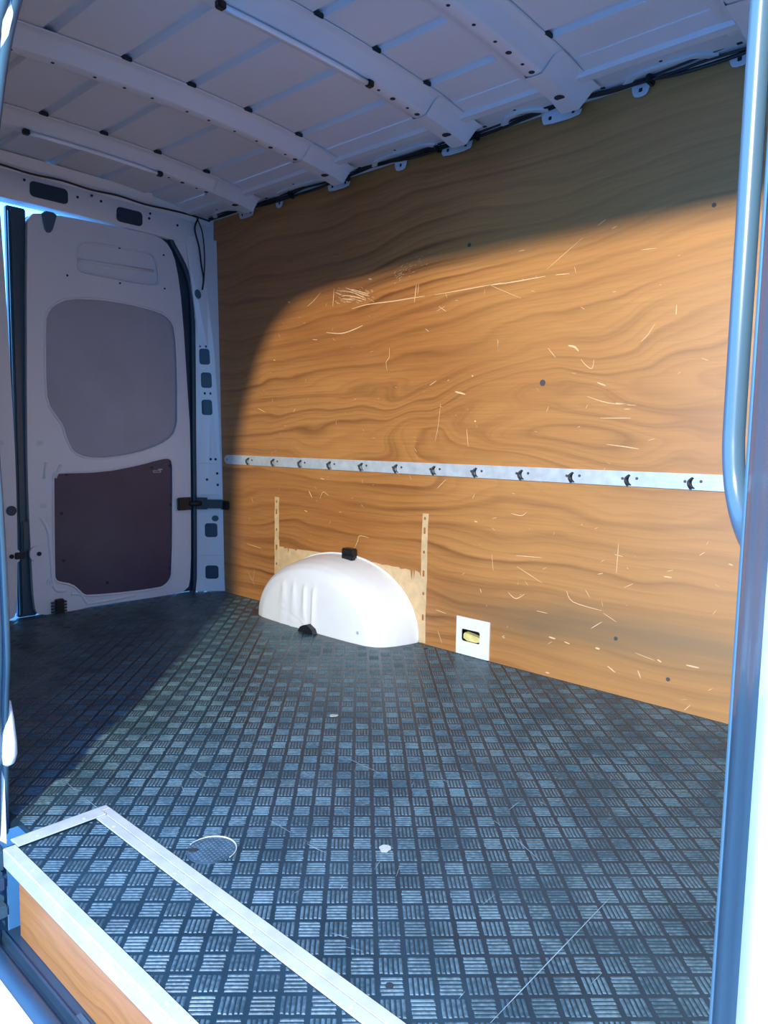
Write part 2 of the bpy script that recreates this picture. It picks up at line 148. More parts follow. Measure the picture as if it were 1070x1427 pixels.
M = {
    'paint':   plain('grey_white_body_paint', (0.80, 0.82, 0.83), 0.38, coat=0.25, var=0.03, scale=4),
    'roof':    plain('grey_white_roof_paint', (0.70, 0.72, 0.74), 0.45, coat=0.1, var=0.05, scale=3),
    'white':   plain('white_outer_paint', (0.86, 0.90, 0.93), 0.25, coat=0.6, var=0.01),
    'plastic': plain('white_plastic', (0.88, 0.91, 0.92), 0.42, var=0.02, scale=14),
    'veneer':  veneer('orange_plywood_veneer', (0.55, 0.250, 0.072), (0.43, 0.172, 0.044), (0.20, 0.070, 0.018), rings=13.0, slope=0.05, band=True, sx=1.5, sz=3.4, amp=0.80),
    'riser':   veneer('orange_riser_plywood', (0.50, 0.21, 0.060), (0.42, 0.16, 0.040), (0.29, 0.095, 0.022), rings=26.0, slope=0.0, sx=4.0, sz=9.0, amp=0.5),
    'bare':    plain('pale_bare_wood', (0.70, 0.50, 0.27), 0.7, var=0.14, scale=26, bump=0.3),
    'scratch': plain('pale_scratch', (0.80, 0.55, 0.30), 0.8, var=0.1, scale=30),
    'fscratch': plain('pale_floor_scratch', (0.24, 0.33, 0.38), 0.7, var=0.2, scale=30),
    'floor':   plain('dark_resin_floor', (0.016, 0.040, 0.058), 0.32, var=0.25, scale=7, bump=0.06, bscale=90, spec=0.35),
    'tread':   worn('dark_worn_tread', (0.028, 0.066, 0.088), (0.10, 0.175, 0.21)),
    'alu':     plain('brushed_aluminium', (0.55, 0.57, 0.55), 0.42, metal=0.2, var=0.10, scale=22, bump=0.15, bscale=120),
    'steel':   plain('galvanised_steel', (0.70, 0.78, 0.82), 0.36, metal=0.35, var=0.12, scale=30),
    'black':   plain('black_plastic', (0.012, 0.014, 0.018), 0.42, var=0.2),
    'rubber':  plain('dark_blue_grey_rubber', (0.022, 0.050, 0.082), 0.38, var=0.15),
    'seal':    plain('blue_grey_seal_rubber', (0.06, 0.13, 0.18), 0.32, var=0.08, coat=0.2),
    'pillar':  plain('blue_grey_pillar_trim', (0.040, 0.090, 0.125), 0.35, var=0.06, coat=0.2),  # blue of the hazy veil put into the base colour
    'handle':  plain('grey_blue_handle_plastic', (0.05, 0.10, 0.15), 0.26, var=0.03, coat=0.4),
    'dark':    plain('dark_cavity', (0.02, 0.025, 0.032), 0.8, var=0.2),
    'insert_up': plain('pale_grey_board', (0.42, 0.42, 0.46), 0.55, var=0.07, scale=5, bump=0.1, bscale=30),
    'insert_low': plain('purple_brown_resin_board', (0.075, 0.060, 0.098), 0.36, var=0.12, scale=6),
    'yellow':  plain('pale_yellow_foam', (0.75, 0.66, 0.25), 0.8, var=0.15, scale=40),
    'flake':   plain('pale_grey_flake', (0.45, 0.47, 0.43), 0.8, var=0.12, scale=60),
    'tube':    plain('frosted_lamp_tube', (0.82, 0.86, 0.90), 0.22, var=0.02, coat=0.4),
    'grate':   plain('dark_cast_disc', (0.05, 0.09, 0.12), 0.40, var=0.25, scale=40),
    'asphalt': plain('pale_concrete', (0.42, 0.44, 0.46), 0.9, var=0.2, scale=2, bump=0.3),
    'screw':   plain('dull_screw', (0.10, 0.10, 0.10), 0.5, metal=0.3),
}

# ------------------------------------------------------------------ helpers
def obj(name, bm, mat, parent=None, smooth=False, kind=None, label=None, cat=None, group=None):
    me = bpy.data.meshes.new(name)
    bmesh.ops.recalc_face_normals(bm, faces=bm.faces[:])
    bm.to_mesh(me); bm.free()
    me.materials.append(M[mat])
    if smooth:
        for p in me.polygons: p.use_smooth = True
        if smooth is not True: me.set_sharp_from_angle(angle=math.radians(smooth))
    o = bpy.data.objects.new(name, me); COL.objects.link(o)
    if parent is not None:
        o.parent = parent; o.matrix_parent_inverse = Matrix.Translation(-parent.location)
    tag(o, label, cat, group, kind)
    return o

def tag(o, label=None, cat=None, group=None, kind=None):
    if label: o['label'] = label
    if cat: o['category'] = cat
    if group: o['group'] = group
    if kind: o['kind'] = kind
    return o

def thing(name, loc, label, cat, group=None, kind=None):
    o = bpy.data.objects.new(name, None); COL.objects.link(o); o.location = loc; o.empty_display_size = 0.05
    return tag(o, label, cat, group, kind)

def share(src, parent, loc, rotz=0.0, name=None):
    """another object using src's mesh, placed at loc (world) under parent"""
    o = bpy.data.objects.new(name or src.name.split('.')[0], src.data); COL.objects.link(o)
    o.location = loc; o.rotation_euler = (0, 0, rotz)
    o.parent = parent; o.matrix_parent_inverse = Matrix.Translation(-parent.location)
    return o

def box(bm, x0, x1, y0, y1, z0, z1, bev=0.0):
    r = bmesh.ops.create_cube(bm, size=1.0)
    vs = r['verts']
    for v in vs:
        v.co = Vector((x0 if v.co.x < 0 else x1, y0 if v.co.y < 0 else y1, z0 if v.co.z < 0 else z1))
    if bev:
        es = list({e for v in vs for e in v.link_edges})
        bmesh.ops.bevel(bm, geom=es, offset=bev, segments=2, affect='EDGES', clamp_overlap=True)

def BOX(*a, **k):
    bm = bmesh.new(); box(bm, *a, **k); return bm

def spline(pts, n=8, closed=False):
    """Catmull-Rom through the points"""
    P = [Vector(p) for p in pts]; out = []
    N_ = len(P)
    rng = range(N_ if closed else N_ - 1)
    for i in rng:
        g = (lambda k: P[k % N_]) if closed else (lambda k: P[max(0, min(N_ - 1, k))])
        a, b, c, d = g(i - 1), g(i), g(i + 1), g(i + 2)
        for k in range(n):
            t = k / n
            out.append(0.5 * ((2 * b) + (c - a) * t + (2 * a - 5 * b + 4 * c - d) * t * t + (3 * b - a - 3 * c + d) * t ** 3))
    if not closed: out.append(P[-1])
    return out

def tube(bm, pts, r, seg=10, closed=False, cap=True):
    P = [Vector(p) for p in pts]; n = len(P); rings = []; up = None
    for i, p in enumerate(P):
        a = P[(i - 1) % n] if (closed or i) else p; b = P[(i + 1) % n] if (closed or i < n - 1) else p
        t = (b - a).normalized()
        if up is None:
            up = Vector((0, 0, 1)) if abs(t.z) < 0.9 else Vector((1, 0, 0))
        up = (up - t * up.dot(t)).normalized(); s = t.cross(up)
        rr = r[i] if isinstance(r, (list, tuple)) else r
        rings.append([bm.verts.new(p + (up * math.cos(q) + s * math.sin(q)) * rr) for q in [2 * math.pi * k / seg for k in range(seg)]])
    for i in range(n if closed else n - 1):
        A, B = rings[i], rings[(i + 1) % n]
        for k in range(seg): bm.faces.new((A[k], A[(k + 1) % seg], B[(k + 1) % seg], B[k]))
    if cap and not closed: bm.faces.new(rings[0]); bm.faces.new(rings[-1][::-1])

def TUBE(*a, **k):
    bm = bmesh.new(); tube(bm, *a, **k); return bm

def chaikin(pts, it=2):
    P = [tuple(p) for p in pts]
    for _ in range(it):
        Q = []
        for i in range(len(P)):
            a, b = P[i], P[(i + 1) % len(P)]
            Q += [tuple(0.75 * u + 0.25 * v for u, v in zip(a, b)), tuple(0.25 * u + 0.75 * v for u, v in zip(a, b))]
        P = Q
    return P

def panel(outer, holes, fmap, thick, bm=None):
    """flat plate with holes: fmap(u, v, d) -> 3-D, d runs 0 (front) .. thick (back)"""
    bm = bm or bmesh.new()
    loops = []; edges = []
    for poly in [outer] + list(holes):
        vs = [bm.verts.new((u, v, 0)) for u, v in poly]
        loops.append((poly, vs))
        edges += [bm.edges.new((vs[i], vs[(i + 1) % len(vs)])) for i in range(len(vs))]
    r = bmesh.ops.triangle_fill(bm, edges=edges, use_beauty=True, use_dissolve=False)
    faces = [f for f in r['geom'] if isinstance(f, bmesh.types.BMFace)]
    back = {}
    for poly, vs in loops:
        for (u, v), w in zip(poly, vs): back[w] = bm.verts.new(fmap(u, v, thick))
    for f in faces: bm.faces.new([back[v] for v in reversed(f.verts)])
    for poly, vs in loops:
        n = len(vs)
        for i in range(n): bm.faces.new((vs[i], vs[(i + 1) % n], back[vs[(i + 1) % n]], back[vs[i]]))
        for (u, v), w in zip(poly, vs): w.co = fmap(u, v, 0)
    return bm

def disc(c, r, axis, depth, seg=16, bm=None):
    """short cylinder: axis 0/1/2, from c going depth along the axis"""
    bm = bm or bmesh.new(); a = []; b = []
    for k in range(seg):
        q = 2 * math.pi * k / seg; o = [0, 0, 0]; o[(axis + 1) % 3] = r * math.cos(q); o[(axis + 2) % 3] = r * math.sin(q)
        p = Vector(c) + Vector(o); d = Vector((0, 0, 0)); d[axis] = depth
        a.append(bm.verts.new(p)); b.append(bm.verts.new(p + d))
    bm.faces.new(a); bm.faces.new(b[::-1])
    for k in range(seg): bm.faces.new((a[k], b[k], b[(k + 1) % seg], a[(k + 1) % seg]))
    return bm

def circle2(cx, cy, r, n=16): return [(cx + r * math.cos(2 * math.pi * k / n), cy + r * math.sin(2 * math.pi * k / n)) for k in range(n)]
def rrect(cx, cy, w, h, r=None):
    r = r or min(w, h) * 0.28; out = []
    for sx, sy, a0 in ((1, 1, 0), (-1, 1, 90), (-1, -1, 180), (1, -1, 270)):
        for k in range(4):
            q = math.radians(a0 + 30 * k); out.append((cx + sx * (w / 2 - r) + r * math.cos(q), cy + sy * (h / 2 - r) + r * math.sin(q)))
    return out
def scale_poly(poly, k):
    cx = sum(p[0] for p in poly) / len(poly); cy = sum(p[1] for p in poly) / len(poly)
    return [(cx + (a - cx) * k, cy + (b - cy) * k) for a, b in poly]
def inside(px, py, poly):
    c = False; n = len(poly); j = n - 1
    for i in range(n):
        (xi, yi), (xj, yj) = poly[i], poly[j]
        if (yi > py) != (yj > py) and px < (xj - xi) * (py - yi) / (yj - yi) + xi: c = not c
        j = i
    return c
random.seed(11)

# ================================================================== SETTING
# ------------------------------------------------------------------ ground outside
bm = bmesh.new(); bmesh.ops.create_grid(bm, x_segments=1, y_segments=1, size=30)
for v in bm.verts: v.co.z = -0.70
obj('ground', bm, 'asphalt', kind='structure', label='pale concrete ground outside the van', cat='ground')

# ------------------------------------------------------------------ floor
STEP_X0, STEP_X1 = 1.722, 2.955
FLOOR = [(-0.02, 0.0), (3.45, 0.0), (3.45, -1.60), (STEP_X1, -1.60), (STEP_X1, -1.430), (STEP_X0, -1.430), (STEP_X0, -1.56), (1.64, -1.56), (1.64, -1.60), (-0.02, -1.60)]
floor = obj('floor', panel(FLOOR, [], lambda u, v, d: (u, v, -d), 0.012), 'floor', kind='structure',
            label='dark blue black resin load floor with raised checker tread', cat='floor')
PITCH = 0.0412
EA = Vector((1, 1, 0)).normalized(); EB = Vector((-1, 1, 0)).normalized()
def tread_bm(bm, c, along_a, rng):
    """five worn bars with sloped flanks"""
    A, B = (EA, EB) if along_a else (EB, EA)
    L_, w, h, t = 0.0173, 0.00125, 0.0012, 0.0013
    for k in range(5):
        o = Vector(c) + B * ((k - 2) * 0.0073 + rng.uniform(-1, 1) * 0.0003); l1, l2 = L_ * rng.uniform(0.90, 1.0), L_ * rng.uniform(0.90, 1.0)
        lo = [o - A * l1 - B * (w + t), o + A * l2 - B * (w + t), o + A * l2 + B * (w + t), o - A * l1 + B * (w + t)]
        hi = [o - A * (l1 - t) - B * w, o + A * (l2 - t) - B * w, o + A * (l2 - t) + B * w, o - A * (l1 - t) + B * w]
        lv = [bm.verts.new(p) for p in lo]; hv = [bm.verts.new(p + Vector((0, 0, h))) for p in hi]
        bm.faces.new(hv)
        for i in range(4): bm.faces.new((lv[i], lv[(i + 1) % 4], hv[(i + 1) % 4], hv[i]))
def clip(bm, planes):
    for co, no in planes:
        if bm.verts: bmesh.ops.bisect_plane(bm, geom=bm.verts[:] + bm.edges[:] + bm.faces[:], dist=1e-6, plane_co=co, plane_no=no, clear_outer=True)
def screen(c):
    d = Vector(c) - CAM_LOC; z = d.dot(CAM_F)
    f = 26.3988 / 36 * 1427
    return (535 + f * d.dot(CAM_R) / z, 713.5 - f * d.dot(CAM_U) / z, z) if z > 0.05 else (-9999, 0, z)
ARCH = (0.93, 0.40, 0.205)
RING_C = (2.000, -1.353)
def lay_treads(owner, origin, planes_at, keep, n_parts):
    """planes_at(c) -> clipping planes (point, outward normal) for a block centred at c"""
    o0 = Vector((origin[0], origin[1], 0.0)); cells = []
    for i in range(-70, 71):
        for j in range(-70, 71):
            c = o0 + EA * (i * PITCH) + EB * (j * PITCH)
            if not keep(c): continue
            pl = planes_at(c); ds = [(c - Vector(co)).dot(Vector(no)) for co, no in pl]
            if any(d > 0.021 for d in ds): continue
            cut = [p for p, d in zip(pl, ds) if d > -0.026]
            s = screen(c); seen = -15 < s[0] < 1020 and 700 < s[1] < 1440
            cells.append((0 if seen else 1, s[2], c, (i + j) % 2 == 0, cut))
    cells.sort(key=lambda t: (t[0], t[1]))
    rng = random.Random(5); src = {True: [], False: []}
    def mesh_of(bm):
        me = bpy.data.meshes.new('tread_block'); bm.to_mesh(me); bm.free(); me.materials.append(M['tread']); return me
    for par in (True, False):
        for q in range(8):
            bm = bmesh.new(); tread_bm(bm, (0, 0, 0), par, rng); src[par].append(mesh_of(bm))
    rest = bmesh.new(); n = 0
    for far, dep, c, par, cut in cells:
        if n < n_parts and not far:
            if cut:
                bm = bmesh.new(); tread_bm(bm, (0, 0, 0), par, rng); clip(bm, [(Vector(co) - c, no) for co, no in cut])
                if len(bm.faces) < 4: bm.free(); continue
                me = mesh_of(bm)
            else: me = rng.choice(src[par])
            o = bpy.data.objects.new('tread_block', me); COL.objects.link(o); o.location = c
            o.parent = owner; o.matrix_parent_inverse = Matrix.Translation(-owner.location); n += 1
        elif cut:
            bm = bmesh.new(); tread_bm(bm, c, par, rng); clip(bm, cut)
            me = bpy.data.meshes.new('tmp'); bm.to_mesh(me); bm.free(); rest.from_mesh(me); bpy.data.meshes.remove(me)
        else: tread_bm(rest, c, par, rng)
    if len(rest.verts): obj('tread_blocks', rest, 'tread', owner, kind='stuff')
    else: rest.free()
def keep_floor(c):
    u = abs(c.x - ARCH[0]) / (ARCH[1] + 0.02)
    if u < 1 and c.y > -0.215 * (1 - u ** 4.5) ** (1 / 4.5) - 0.0: return False
    if (c.x - RING_C[0]) ** 2 + (c.y - RING_C[1]) ** 2 < 0.030 ** 2: return False
    return c.x > -0.02 and c.x < 3.3
def floor_planes(c):
    pl = [((0, -0.003, 0), (0, 1, 0)), ((0.002, 0, 0), (-1, 0, 0))]
    if c.y < -1.3905 and c.x < STEP_X0 + 0.02 and c.y < -1.4105 - 0.0: pl += [((STEP_X0 - 0.013, 0, 0), (1, 0, 0)), ((0, -1.558, 0), (0, -1, 0))]
    elif c.x > STEP_X0 - 0.035: pl += [((0, -1.4095, 0), (0, -1, 0))]
    else: pl += [((STEP_X0 - 0.013, 0, 0), (1, 0, 0))] if c.y < -1.40 else []
    return pl
lay_treads(floor, (2.529, -1.372), floor_planes, keep_floor, 300)

def sliver(bm, pts, w, out, lift, steps=4):
    """thin tapered mark lying on a surface; out = surface normal"""
    P = spline(pts, steps); n = len(P); out = Vector(out); L_ = []; R_ = []
    for i, p in enumerate(P):
        t = (P[min(n - 1, i + 1)] - P[max(0, i - 1)])
        if t.length < 1e-7: t = Vector((1, 0, 0))
        s = t.normalized().cross(out); k = w * 0.5 * (0.25 + 0.75 * math.sin(math.pi * (0.08 + 0.84 * i / max(1, n - 1))))
        L_.append(bm.verts.new(p + s * k + out * lift)); R_.append(bm.verts.new(p - s * k + out * lift))
    for i in range(n - 1): bm.faces.new((L_[i], R_[i], R_[i + 1], L_[i + 1]))
bm = bmesh.new()
for w, pts in FLOOR_SCRATCHES: sliver(bm, [(a, b, 0) for a, b in pts], w * 0.0011, (0, 0, 1), 0.0016)
sliver(bm, [FLOOR_SEAM[0] + (0,), FLOOR_SEAM[1] + (0,)], 0.0016, (0, 0, 1), 0.0015)
rs = random.Random(3)
for i in range(90):
    x, y, q, l = rs.uniform(1.0, 2.8), rs.uniform(-1.38, -0.3), rs.uniform(0, 6.3), rs.uniform(0.008, 0.04)
    if not keep_floor(Vector((x, y, 0))): continue
    sliver(bm, [(x, y, 0), (x + l * math.cos(q), y + l * math.sin(q), 0)], rs.uniform(0.0005, 0.0012), (0, 0, 1), 0.0015, 2)
obj('scratch_marks', bm, 'fscratch', floor, kind='stuff')
for x, y, r in ((2.468, -1.375, 0.006), (1.415, -0.045, 0.008)):
    obj('screw_hole', disc((x, y, 0.0014), r, 2, 0.0006, 12), 'dark', floor)

# ------------------------------------------------------------------ plywood wall opposite the door
H = 1.75
HOLE = (1.543, 1.621, 0.050, 0.094)          # opening behind the white plate
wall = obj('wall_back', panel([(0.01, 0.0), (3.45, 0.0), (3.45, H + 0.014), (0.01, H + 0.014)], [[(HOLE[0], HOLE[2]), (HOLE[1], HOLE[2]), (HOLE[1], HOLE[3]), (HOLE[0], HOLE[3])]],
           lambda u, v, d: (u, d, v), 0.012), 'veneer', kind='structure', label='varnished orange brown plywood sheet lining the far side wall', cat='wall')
bm = bmesh.new()
for w, pts in SCRATCHES: sliver(bm, [(a, 0, b) for a, b in pts], w * 0.0015, (0, -1, 0), 0.0006)
rs = random.Random(8)
for i in range(120):
    x, z = rs.uniform(0.25, 2.4), rs.uniform(0.03, 1.3)
    if 0.45 < x < 1.4 and z < 0.3: continue
    q = rs.gauss(0.1, 0.8); l = rs.uniform(0.004, 0.022)
    sliver(bm, [(x, 0, z), (x + l * math.cos(q), 0, z + l * math.sin(q))], rs.uniform(0.0008, 0.0022), (0, -1, 0), 0.0006, 2)
obj('scratch_marks', bm, 'scratch', wall, kind='stuff')
# torn veneer: pale core wood round the wheel arch and two bare strips above it
patch = [(0.4815, 0.002)] + [(0.4815, 0.30), (0.5133, 0.30)] + [tuple(q) for q in PATCH_TOP] + [(1.352, 0.235), (1.352, 0.002)]
obj('bare_patch', panel(patch, [], lambda u, v, d: (u, -0.0010 + d, v), 0.0008), 'bare', wall, label='pale torn bare wood around the wheel arch')
def ragged(x0, x1, z0, z1, seed):
    r_ = random.Random(seed); L_ = [(x0 + r_.uniform(-1, 1) * 0.002, z0 + (z1 - z0) * k / 16) for k in range(17)]
    R_ = [(x1 + r_.uniform(-1, 1) * 0.002, z0 + (z1 - z0) * k / 16) for k in range(17)]
    return R_ + L_[::-1]
for (x0, x1, z0, z1, sd) in ((0.4815, 0.5105, 0.02, 0.490, 1), (1.345, 1.3735, 0.004, 0.488, 2)):
    st = obj('bare_strip', panel(ragged(x0, x1, z0, z1, sd), [], lambda u, v, d: (u, -0.0018 + d, v), 0.0016), 'bare', wall, label='narrow pale bare wood strip with screw marks')
    for k, zz in enumerate((0.470, 0.425, 0.345, 0.265, 0.19, 0.10)):
        if zz < z0 + 0.02: continue
        obj('screw_mark', panel(rrect((x0 + x1) / 2 + rs.uniform(-1, 1) * 0.002, zz, 0.009, 0.011 + 0.012 * (k % 2)), [], lambda u, v, d: (u, -0.0024 + d, v), 0.0005), 'riser', st)
for x, z, r in ((1.525, 1.418, 0.007), (2.335, 1.395, 0.006), (1.832, 0.945, 0.010), (2.285, 0.085, 0.006), (2.12, 0.172, 0.006)):
    obj('screw_head', disc((x, -0.0018, z), r, 1, 0.0017, 12), 'screw', wall)

# ------------------------------------------------------------------ roof
def skin_z(y):                     # crowned roof
    t = (y + 0.89) / 0.77
    return 1.815 - 0.048 * abs(t) ** 2.2
YS = [-1.66 + 0.035 * k for k in range(45)]
SW = [-0.985, -0.775, -0.565, -0.352, -1.20, -1.41]
def swage(y):
    return max(0.0, 0.016 * max(max(0, 1 - (abs(y - s) / 0.016) ** 4) for s in SW))
ys = sorted(set([round(-1.66 + 0.04 * k, 4) for k in range(39)] + [round(s + d, 4) for s in SW for d in (-0.018, -0.0145, -0.010, 0, 0.010, 0.0145, 0.018)]))
ys = [y for y in ys if y <= -0.19]
ceiling = thing('ceiling', (0, 0, 1.8), 'grey white ribbed metal roof of the van', 'ceiling', kind='structure')
bm = bmesh.new(); rows = []
for x in (-0.05, 3.5):
    rows.append([bm.verts.new((x, y, skin_z(y) + swage(y))) for y in ys])
for i in range(len(ys) - 1): bm.faces.new((rows[0][i], rows[0][i + 1], rows[1][i + 1], rows[1][i]))
ext = bmesh.ops.extrude_face_region(bm, geom=bm.faces[:])
for v in ext['geom']:
    if isinstance(v, bmesh.types.BMVert): v.co.z += 0.02
obj('roof_skin', bm, 'roof', ceiling, smooth=40)

def sweep_y(prof, yv, zf, bm, x0):
    """profile [(dx, dz)] carried along Y under the roof"""
    rings = [[bm.verts.new((x0 + dx, y, zf(y) + dz)) for dx, dz in prof] for y in yv]
    for a, b in zip(rings, rings[1:]):
        for i in range(len(prof) - 1): bm.faces.new((a[i], a[i + 1], b[i + 1], b[i]))
RIBY = [-1.6 + 0.05 * k for k in range(30)] + [-0.11]
RIBS = [0.395, 0.955, 1.530, 1.935, 2.46]
for n, rx in enumerate(RIBS):
    w = 0.033; fw = 0.058
    prof = [(-0.075, -0.002), (-0.072, -0.006), (-0.045, -0.007), (-0.022, -0.036), (-0.016, -0.041), (0.0, -0.0435), (w - 0.004, -0.0435), (w, -0.041), (w + 0.003, -0.036), (w + fw - 0.026, -0.010), (w + fw - 0.020, -0.0065), (w + fw - 0.002, -0.0055), (w + fw, -0.002)]
    bm = bmesh.new(); sweep_y(prof, RIBY, skin_z, bm, rx)
    rib = obj('roof_bow', bm, 'roof', ceiling, smooth=50, label='pressed metal roof bow with punched holes')
    # punched holes along the lower face
    ks = [0.20, 0.235, 0.262, 0.30, 0.345, 0.41, 0.47, 0.56, 0.66, 0.74, 0.86, 0.95, 1.04, 1.16, 1.27]
    for k, q in enumerate(ks):
        if n in (0, 2) and 0.5 < q < 1.1: continue
        r = 0.0085 if k in (1, 3, 5) else 0.005
        obj('punched_hole', disc((rx + 0.010, -q, skin_z(-q) - 0.0445), r, 2, 0.0012, 10), 'dark', rib)
    obj('drain_hole', disc((rx + 0.012, -0.158, skin_z(-0.158) - 0.0478), 0.0150, 2, 0.0014, 14), 'dark', rib)
    for s in SW[:4]:
        obj('gap_shade', BOX(rx + w + fw - 0.014, rx + w + fw + 0.004, s - 0.016, s + 0.016, skin_z(s) - 0.0045, skin_z(s) + 0.008, bev=0.002), 'dark', rib)  # dark blocks stand in for the shade in the gaps over the flange
    # reinforcing foot where the bow meets the side rail
    prof2 = [(-0.026, -0.030), (-0.020, -0.0445), (0.0, -0.0465), (w, -0.0465), (w + 0.006, -0.040), (w + fw - 0.020, -0.009), (w + fw + 0.002, -0.007)]
    bm = bmesh.new()
    rings = []
    for y, k in ((-0.285, 1.0), (-0.20, 1.0), (-0.15, 1.02), (-0.11, 1.06), (-0.085, 1.10)):
        zc = skin_z(y); rings.append([bm.verts.new((rx + (dx - w / 2) * k + w / 2, y, zc + dz - (0.004 if k > 1.05 else 0))) for dx, dz in prof2])
    for a, b in zip(rings, rings[1:]):
        for i in range(len(prof2) - 1): bm.faces.new((a[i], a[i + 1], b[i + 1], b[i]))
    obj('bow_foot', bm, 'roof', rib, smooth=40)

# side rail above the plywood
RAILP = [(-0.225, 1.779), (-0.170, 1.768), (-0.164, 1.757), (-0.136, 1.755), (-0.128, 1.763), (-0.060, 1.7635), (-0.022, 1.7625), (-0.014, 1.766), (0.03, 1.766)]
bm = bmesh.new(); rr = [[bm.verts.new((x, y, z)) for y, z in RAILP] for x in (-0.06, 3.5)]
for i in range(len(RAILP) - 1): bm.faces.new((rr[0][i], rr[0][i + 1], rr[1][i + 1], rr[1][i]))
rail_side = obj('side_rail', bm, 'roof', ceiling)
def rail_pt(u, v, d):   # u along X, v = 0..1 across the sloped face, d outward
    y = -0.110 + v * 0.088; z = 1.7635 - v * 0.0010
    return (u, y - d * 0.28, z - d * 0.96)
for (a, b) in ((0.52, 0.90), (1.08, 1.44), (1.65, 1.86), (2.06, 2.36), (0.06, 0.30), (2.58, 3.2)):
    out = chaikin([(a, 0.98), (a + 0.05, 0.40), (a + 0.09, 0.30), (b - 0.09, 0.30), (b - 0.05, 0.40), (b, 0.98)], 2)
    inn = chaikin([(a + 0.03, 0.96), (a + 0.068, 0.52), (a + 0.10, 0.42), (b - 0.10, 0.42), (b - 0.068, 0.52), (b - 0.03, 0.96)], 2)
    obj('rail_bead', panel(out, [inn], rail_pt, 0.008), 'roof', rail_side)
    for k in (a - 0.035, b + 0.035):
        obj('square_hole', panel(rrect(k, 0.62, 0.013, 0.11), [], rail_pt, 0.0012), 'dark', rail_side)
    obj('small_hole', panel(circle2(0, 0, 1, 8) and [((a + b) / 2 + 0.005 * math.cos(t), 0.16 + 0.05 * math.sin(t)) for t in [k * math.pi / 4 for k in range(8)]], [], rail_pt, 0.001), 'dark', rail_side)
for (x, w) in ((0.289, 0.11), (0.521, 0.05), (0.889, 0.13), (1.215, 0.06), (1.47, 0.135), (1.87, 0.14), (2.119, 0.055), (2.383, 0.055), (2.75, 0.13)):
    poly = chaikin([(x - w / 2, 0.018), (x - w / 2 + 0.003, -0.010), (x - w / 2 + 0.012, -0.024), (x + w / 2 - 0.012, -0.024), (x + w / 2 - 0.003, -0.010), (x + w / 2, 0.018)], 1)
    hs = [rrect(x + dx, -0.006, 0.012, 0.012) for dx in ((0,) if w < 0.08 else (-w * 0.28, w * 0.28))]
    t_ = obj('panel_tab', panel(poly, hs, lambda u, v, d: (u, -0.016 + d, H + v), 0.003), 'roof', rail_side)
    for h_ in hs: obj('tab_hole', panel(scale_poly(h_, 1.02), [], lambda u, v, d: (u, -0.0135 + d, H + v), 0.001), 'dark', t_)

# ------------------------------------------------------------------ rear frame with the doors
wl = thing('wall_left', (0, -0.9, 0), 'grey white metal rear door frame and pillars of the van', 'door frame', kind='structure')
# header: a pressed beam over the doors
hp = [(-0.06, 1.640), (0.012, 1.640), (0.018, 1.650), (0.022, 1.715), (0.012, 1.745), (0.03, 1.765), (0.05, 1.80), (-0.06, 1.80)]
bm = bmesh.new(); yy = [-1.72 + 0.1 * k for k in range(17)] + [-0.02]
def hz(y): return 0.010 - 0.022 * ((y + 0.89) / 0.85) ** 2
rings = [[bm.verts.new((x, y, z + hz(y))) for x, z in hp] for y in yy]
for a, b in zip(rings, rings[1:]):
    for i in range(len(hp)): bm.faces.new((a[i], a[(i + 1) % len(hp)], b[(i + 1) % len(hp)], b[i]))
bm.faces.new(rings[0]); bm.faces.new(rings[-1][::-1])
head = obj('header', bm, 'paint', wl, smooth=40)
for (y, z, w, h) in ((-0.432, 1.688, 0.118, 0.060), (-0.775, 1.705, 0.150, 0.058), (-1.15, 1.70, 0.15, 0.058)):
    obj('access_hole', panel(rrect(y, z, w, h, 0.016), [], lambda u, v, d: (0.0245 - d, u, v), 0.006), 'rubber', head)
for (y, z) in ((-0.335, 1.722), (-0.34, 1.70), (-0.56, 1.722), (-0.60, 1.735), (-0.66, 1.715), (-0.20, 1.70), (-0.87, 1.73)):
    obj('small_hole', disc((0.0225, y, z), 0.0055, 0, 0.002, 8), 'dark', head)
# rear corner pillar next to the plywood
PR = [Vector(q) for q in PILLAR_R]; PL = [Vector((0, a, b)) for a, b in PILLAR_L]
def edge_at(P, z):
    Q = sorted(P, key=lambda p: p.z)
    if z <= Q[0].z: return Q[0]
    for a, b in zip(Q, Q[1:]):
        if a.z <= z <= b.z:
            t = (z - a.z) / max(1e-6, b.z - a.z); return a.lerp(b, t)
    return Q[-1]
def pillar_map(u, v, d):
    a = edge_at(PL, v); b = edge_at(PR, v)
    p = Vector((a.x, a.y, v)).lerp(Vector((b.x, b.y, v)), u)
    bulge = 0.0
    return (p.x + bulge - d * 0.8, p.y - bulge * 0.6 + d * 0.6, v)
zz = [0.003 + 0.0595 * k for k in range(29)]
outer = [(0, z) for z in zz] + [(0.5, zz[-1])] + [(1, z) for z in zz[::-1]] + [(0.5, zz[0])]
SQ = [(0.50, 1.127, 0.52, 0.074), (0.54, 1.017, 0.50, 0.072), (0.52, 0.889, 0.46, 0.072), (0.56, 0.300, 0.46, 0.068), (0.56, 0.095, 0.46, 0.066)]
holes = [rrect(u, z, w, h, None) for u, z, w, h in SQ]
